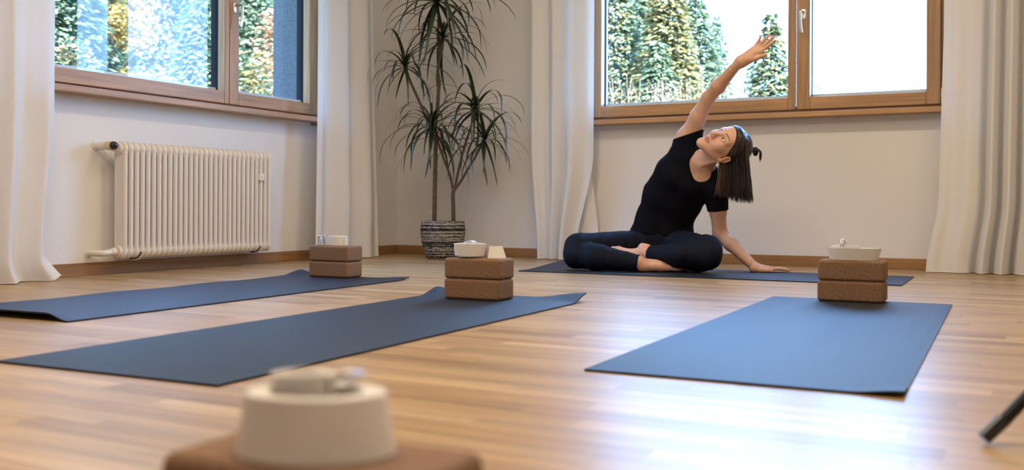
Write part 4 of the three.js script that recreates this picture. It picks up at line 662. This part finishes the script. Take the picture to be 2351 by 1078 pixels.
// ---------------------------------------------------------------- outdoors: meadow, hillside, trees
{
  const GY = -1.0, C = V(3.95, 0, 5.75);
  const grassTex = tex(256, 256, (i, j) => { const k = 0.6 + 0.4 * vnoise(i / 5, j / 5, 0, 0, 101) + 0.25 * (vnoise(i / 30, j / 30, 0, 0, 102) - 0.5); return [k, k, k * 0.9]; }, true, [0.2, 0.2]);
  // ground and hill as one surface in rings round the house; the hill rises only on the left
  const NA = 160, NR = 60, pos = [], uv = [], idx = [];
  const rOf = (k) => 14 * Math.pow(190 / 14, k);
  const height = (r, a) => { const side = smooth(31, 40, a) * (1 - smooth(150, 172, a)); return GY + side * (clamp((r - 34) / 70, 0, 1.0) * 46 + 0.8 * (vnoise(r * 0.12, a * 0.3, 0, 0, 103) - 0.5) * smooth(34, 60, r)); };
  const groundAt = (x, z) => { const dx = x - C.x, dz = z - C.z, r = Math.hypot(dx, dz), a = Math.atan2(-dx, -dz) * 180 / Math.PI; return height(r, a); };
  for (let j = 0; j <= NR; j++) for (let i = 0; i <= NA; i++) { const r = rOf(j / NR), a = (i / NA * 360 - 180), t = a * Math.PI / 180, x = C.x - Math.sin(t) * r, z = C.z - Math.cos(t) * r; pos.push(x, height(r, a), z); uv.push(x, z); }
  for (let j = 0; j < NR; j++) for (let i = 0; i < NA; i++) { const a = j * (NA + 1) + i, b = a + 1, c = a + NA + 1, d = c + 1; idx.push(a, b, c, b, d, c); }
  const g = new THREE.BufferGeometry(); g.setAttribute('position', new THREE.Float32BufferAttribute(pos, 3)); g.setAttribute('uv', new THREE.Float32BufferAttribute(uv, 2)); g.setIndex(idx); g.computeVertexNormals();
  const ground = struct('ground', 'meadow and wooded hillside outside the windows', 'ground');
  part('hillside', g, std({ color: lin(0.040, 0.058, 0.036), map: grassTex, roughness: 1, specularIntensity: 0.1, side: THREE.DoubleSide }), ground);
  const near = new THREE.RingGeometry(0.01, 15, 48); near.rotateX(-Math.PI / 2); near.translate(C.x, GY - 0.01, C.z); part('lawn', near, std({ color: lin(0.07, 0.09, 0.03), roughness: 1 }), ground);

  const leafMat = () => std({ vertexColors: true, roughness: 0.9, side: THREE.DoubleSide, specularIntensity: 0.1, transmission: 0.3, thickness: 0 });
  const LM = leafMat(), trunkM = std({ color: lin(0.05, 0.04, 0.032), roughness: 1 }), paleTwig = std({ color: lin(0.11, 0.10, 0.085), roughness: 1 });
  function quads(list) { // list of [x,y,z, ux,uy,uz, vx,vy,vz, r,g,b]: a pointed leaf spray
    const p = new Float32Array(list.length * 18), n = new Float32Array(list.length * 18), c = new Float32Array(list.length * 18);
    list.forEach((q, i) => {
      const P = (a, b) => [q[0] + q[3] * a + q[6] * b, q[1] + q[4] * a + q[7] * b, q[2] + q[5] * a + q[8] * b], A = P(0, -0.35), B = P(0.45, 0.5), D = P(0.4, -0.5), E = P(1, 0.05);
      [A, D, B, B, D, E].forEach((v, k) => p.set(v, i * 18 + k * 3));
      let nx = q[4] * q[8] - q[5] * q[7], ny = q[5] * q[6] - q[3] * q[8], nz = q[3] * q[7] - q[4] * q[6]; const l = Math.hypot(nx, ny, nz) || 1;
      for (let k = 0; k < 6; k++) { n.set([nx / l, ny / l, nz / l], i * 18 + k * 3); c.set([q[9], q[10], q[11]], i * 18 + k * 3); }
    });
    const geo = new THREE.BufferGeometry(); geo.setAttribute('position', new THREE.BufferAttribute(p, 3)); geo.setAttribute('normal', new THREE.BufferAttribute(n, 3)); geo.setAttribute('color', new THREE.BufferAttribute(c, 3)); return geo;
  }
  let seed = 900;
  function place(name, label, cat, x, z, topY, group) { const gy = groundAt(x, z), o = thing(name, label, cat, [x, gy, z], 0, group); return [o, topY - gy, rng(seed++)]; }
  function conifer(label, x, z, topY, radius, n, cols, slope = 0.45) { // whorls of drooping branches on a straight stem
    const [o, H, R] = place('conifer', label, 'tree', x, z, topY, 'trees outside the windows'), list = [];
    part('trunk', cyl([0, -0.3, 0], [0, H * 0.97, 0], 0.02 * H, 0.012), trunkM, o);
    const levels = Math.round(H * 3.2);
    for (let i = 0; i < n * 2.4; i++) {
      const lev = (Math.floor(Math.pow(R(), 0.7) * levels) + 0.8 * R()) / levels, y0 = H * (0.04 + 0.96 * (1 - lev)) , a0 = Math.floor(R() * 9) / 9 * 6.283 + Math.floor(lev * levels) * 2.4 + (R() - 0.5) * 0.55, rr = radius * Math.pow(Math.min(1, (H - y0) / (H * slope)), 0.8) * (0.75 + 0.35 * hash(Math.floor(lev * levels), Math.floor(a0 * 3), seed)) + 0.05, t = Math.sqrt(R()), d = rr * t;
      const dx = Math.cos(a0), dz = Math.sin(a0), s = 0.12 + 0.17 * R(), w = 0.05 + 0.07 * R(), tw = (R() - 0.5) * 1.6, c = cols[Math.floor(R() * cols.length)], k = 0.75 + 0.5 * R();
      const ux = Math.cos(a0 + tw), uz = Math.sin(a0 + tw), vy = (R() - 0.5) * 0.9;
      list.push([dx * d, y0 - d * 0.42 + 0.12 * d * d / rr + (R() - 0.5) * 0.12, dz * d, ux * s, -0.35 * s + (R() - 0.5) * 0.1, uz * s, -uz * w, vy * w, ux * w, c[0] * k, c[1] * k, c[2] * k]);
    }
    part('foliage', quads(list), LM, o);
  }
  function broadleaf(label, x, z, topY, radius, n, cols, lowest = 0.2, name = 'broadleaf_tree', cat = 'tree') { // clumps of leaves on forking limbs
    const [o, H, R] = place(name, label, cat, x, z, topY, 'trees outside the windows'), list = [], limbs = [], clumps = [];
    limbs.push(cyl([0, -0.3, 0], [0.05, H * 0.9, 0.03], 0.014 * H, 0.01, 8));
    const nc = Math.round(16 + H * 3);
    for (let i = 0; i < nc; i++) { const y = H * lerp(lowest, 1, (i + R()) / nc), e = Math.sin(Math.PI * clamp((y / H - lowest) / (1.02 - lowest), 0.05, 1)) , a = R() * 6.283, r = radius * e * (0.35 + 0.65 * R()), q = [Math.cos(a) * r, y, Math.sin(a) * r, 0.25 + radius * 0.22 * R()]; clumps.push(q); limbs.push(cyl([0.02, y - r * 0.8 > 0 ? y - r * 0.8 : 0, 0], [q[0], q[1], q[2]], 0.012 + 0.01 * r, 0.004, 5)); }
    for (let i = 0; i < n; i++) {
      const q = clumps[Math.floor(R() * nc)], th = R() * 6.283, ph = Math.acos(2 * R() - 1), d = q[3] * Math.cbrt(R()), c = cols[Math.floor(R() * cols.length)], k = 0.7 + 0.6 * R(), s = 0.07 + 0.07 * R(), a = R() * 6.283, b = (R() - 0.5) * 2;
      list.push([q[0] + d * Math.sin(ph) * Math.cos(th), q[1] + d * Math.cos(ph), q[2] + d * Math.sin(ph) * Math.sin(th), Math.cos(a) * s, b * s * 0.6, Math.sin(a) * s, -Math.sin(a) * s * 0.8, (R() - 0.5) * s, Math.cos(a) * s * 0.8, c[0] * k, c[1] * k, c[2] * k]);
    }
    part('limbs', mergeGeometries(limbs), trunkM, o); part('foliage', quads(list), LM, o);
  }
  function shrub(label, x, z, topY, radius, n) { // bare pale stems fanning up
    const [o, H, R] = place('bare_shrub', label, 'shrub', x, z, topY, 'pale bare shrubs under the right window’s trees'), tw = [];
    for (let i = 0; i < n; i++) { const a = R() * 6.283, r = radius * Math.sqrt(R()), h = H * (0.65 + 0.38 * R()), bx = Math.cos(a) * r * 0.6, bz = Math.sin(a) * r * 0.6, tx = Math.cos(a) * r * 1.2 + (R() - 0.5) * 0.3, tz = Math.sin(a) * r * 1.2 + (R() - 0.5) * 0.3; tw.push(cyl([bx, -0.2, bz], [tx, h, tz], 0.014, 0.005, 4)); for (let k = 0; k < 4; k++) { const f = 0.45 + 0.5 * R(), px = lerp(bx, tx, f), pz = lerp(bz, tz, f), py = h * f; tw.push(cyl([px, py, pz], [px + (R() - 0.5) * 0.5, py + 0.2 + 0.4 * R(), pz + (R() - 0.5) * 0.5], 0.006, 0.003, 4)); } }
    part('stems', mergeGeometries(tw), paleTwig, o);
    const list = []; for (let i = 0; i < n * 26; i++) { const a = R() * 6.283, r = radius * Math.sqrt(R()) * 1.2, s = 0.06 + 0.05 * R(), b = R() * 6.283, k = 0.7 + 0.6 * R(); list.push([Math.cos(a) * r, H * (0.45 + 0.5 * Math.pow(R(), 1.4)), Math.sin(a) * r, Math.cos(b) * s, 0.5 * s, Math.sin(b) * s, -Math.sin(b) * s * 0.5, 0.02, Math.cos(b) * s * 0.5, 0.135 * k, 0.105 * k, 0.06 * k]); }
    part('dry_leaves', quads(list), LM, o);
  }
  const SPRUCE = [[0.110, 0.175, 0.110], [0.086, 0.150, 0.099], [0.143, 0.195, 0.112], [0.068, 0.122, 0.086]], LARCH = [[0.225, 0.190, 0.075], [0.170, 0.175, 0.080], [0.115, 0.150, 0.080]], GOLD = [[0.36, 0.26, 0.075], [0.29, 0.225, 0.08], [0.38, 0.29, 0.12]], ROSE = [[0.33, 0.21, 0.14], [0.35, 0.255, 0.14]];
  conifer('tall spruce at the left edge of the left window', -15.48, -8.88, 8.4, 1.8, 9000, SPRUCE, 0.7);
  conifer('second spruce from the left edge of the left window', -18.3, -11.9, 8.0, 1.6, 8000, SPRUCE, 0.6);
  broadleaf('tall golden birch in the middle of the left window', -15.96, -10.9, 7.6, 1.15, 9000, GOLD, 0.3);
  broadleaf('low orange bush left of the golden birch', -12.8, -7.2, 3.45, 1.0, 3600, [...ROSE, ...SPRUCE], 0.2, 'leafy_bush', 'bush');
  conifer('short sunlit spruce by the mullion of the left window', -14.11, -11.86, 5.1, 1.15, 7000, SPRUCE, 0.75);
  conifer('taller spruce behind the short sunlit one in the left window', -21.5, -19.9, 8.8, 2.4, 8000, SPRUCE, 0.6);
  broadleaf('yellow bush below the hillside in the left window', -13.4, -9.9, 3.35, 1.15, 4000, [...GOLD, ...SPRUCE], 0.2, 'leafy_bush', 'bush');
  conifer('spruce in the narrow sash of the left window', -17.2, -17.0, 8.6, 2.0, 8000, SPRUCE, 0.6);
  broadleaf('rose-gold small tree against the render in the narrow sash', -9.75, -9.75, 4.2, 0.55, 3800, ROSE, 0.35);
  broadleaf('yellow bush at the foot of the narrow sash', -9.5, -8.75, 3.1, 0.75, 3400, [...GOLD, ...SPRUCE], 0.2, 'leafy_bush', 'bush');
  conifer('light green larch at the left edge of the right window', -6.6, -20.6, 7.2, 1.25, 8000, [...SPRUCE, ...LARCH], 0.5);
  conifer('spruce between the two larches in the right window', -7.9, -26.5, 8.6, 1.8, 8000, SPRUCE, 0.6);
  conifer('golden larch with a thin top in the right window', -4.6, -19.4, 6.9, 1.25, 8000, LARCH, 0.6);
  conifer('spruce just right of the golden larch', -5.1, -23.4, 7.3, 1.15, 7000, SPRUCE, 0.5);
  conifer('short spruce in front of the golden larch', -4.1, -17.2, 4.4, 0.85, 5000, SPRUCE, 0.7);
  conifer('small far spruce behind the raised forearm', -7.43, -33.5, 6.9, 1.0, 4500, SPRUCE, 0.6);
  conifer('low far spruce right of the raised forearm', -7.2, -38.9, 6.9, 1.9, 5000, SPRUCE, 0.7);
  conifer('feathery spruce behind the raised hand', -2.1, -20.45, 5.5, 1.05, 5200, [...SPRUCE, ...LARCH], 0.75);
  conifer('tiny far spruce at the foot of the right pane', -5.6, -45.8, 6.9, 0.9, 2200, SPRUCE, 0.6);
  conifer('far spruce behind the light green larch', -11.5, -36.5, 10.4, 1.7, 7000, SPRUCE, 0.7);
  conifer('far spruce behind the golden larch', -9.6, -41.5, 9.8, 1.6, 7000, SPRUCE, 0.7);
  conifer('very tall spruce farther back left of the golden birch', -30.5, -17.6, 25, 3.2, 13000, SPRUCE, 0.8);
  conifer('very tall spruce farther back behind the short sunlit spruce', -29.0, -24.6, 26, 3.2, 13000, SPRUCE, 0.8);
  conifer('very tall spruce farther back behind the narrow sash', -22.5, -26.0, 27, 3.2, 13000, SPRUCE, 0.8);
  shrub('pale bare shrub at the left end of the right window', -3.45, -12.95, 2.9, 0.5, 30);
  shrub('pale bare shrub left of the raised upper arm', -2.75, -13.3, 2.95, 0.5, 30);
  shrub('pale bare shrub behind the raised elbow', -2.4, -14.6, 3.05, 0.5, 30);
  shrub('pale bare shrub right of the raised elbow', -1.95, -15.9, 3.0, 0.5, 26);
}

renderer.render(scene, camera);
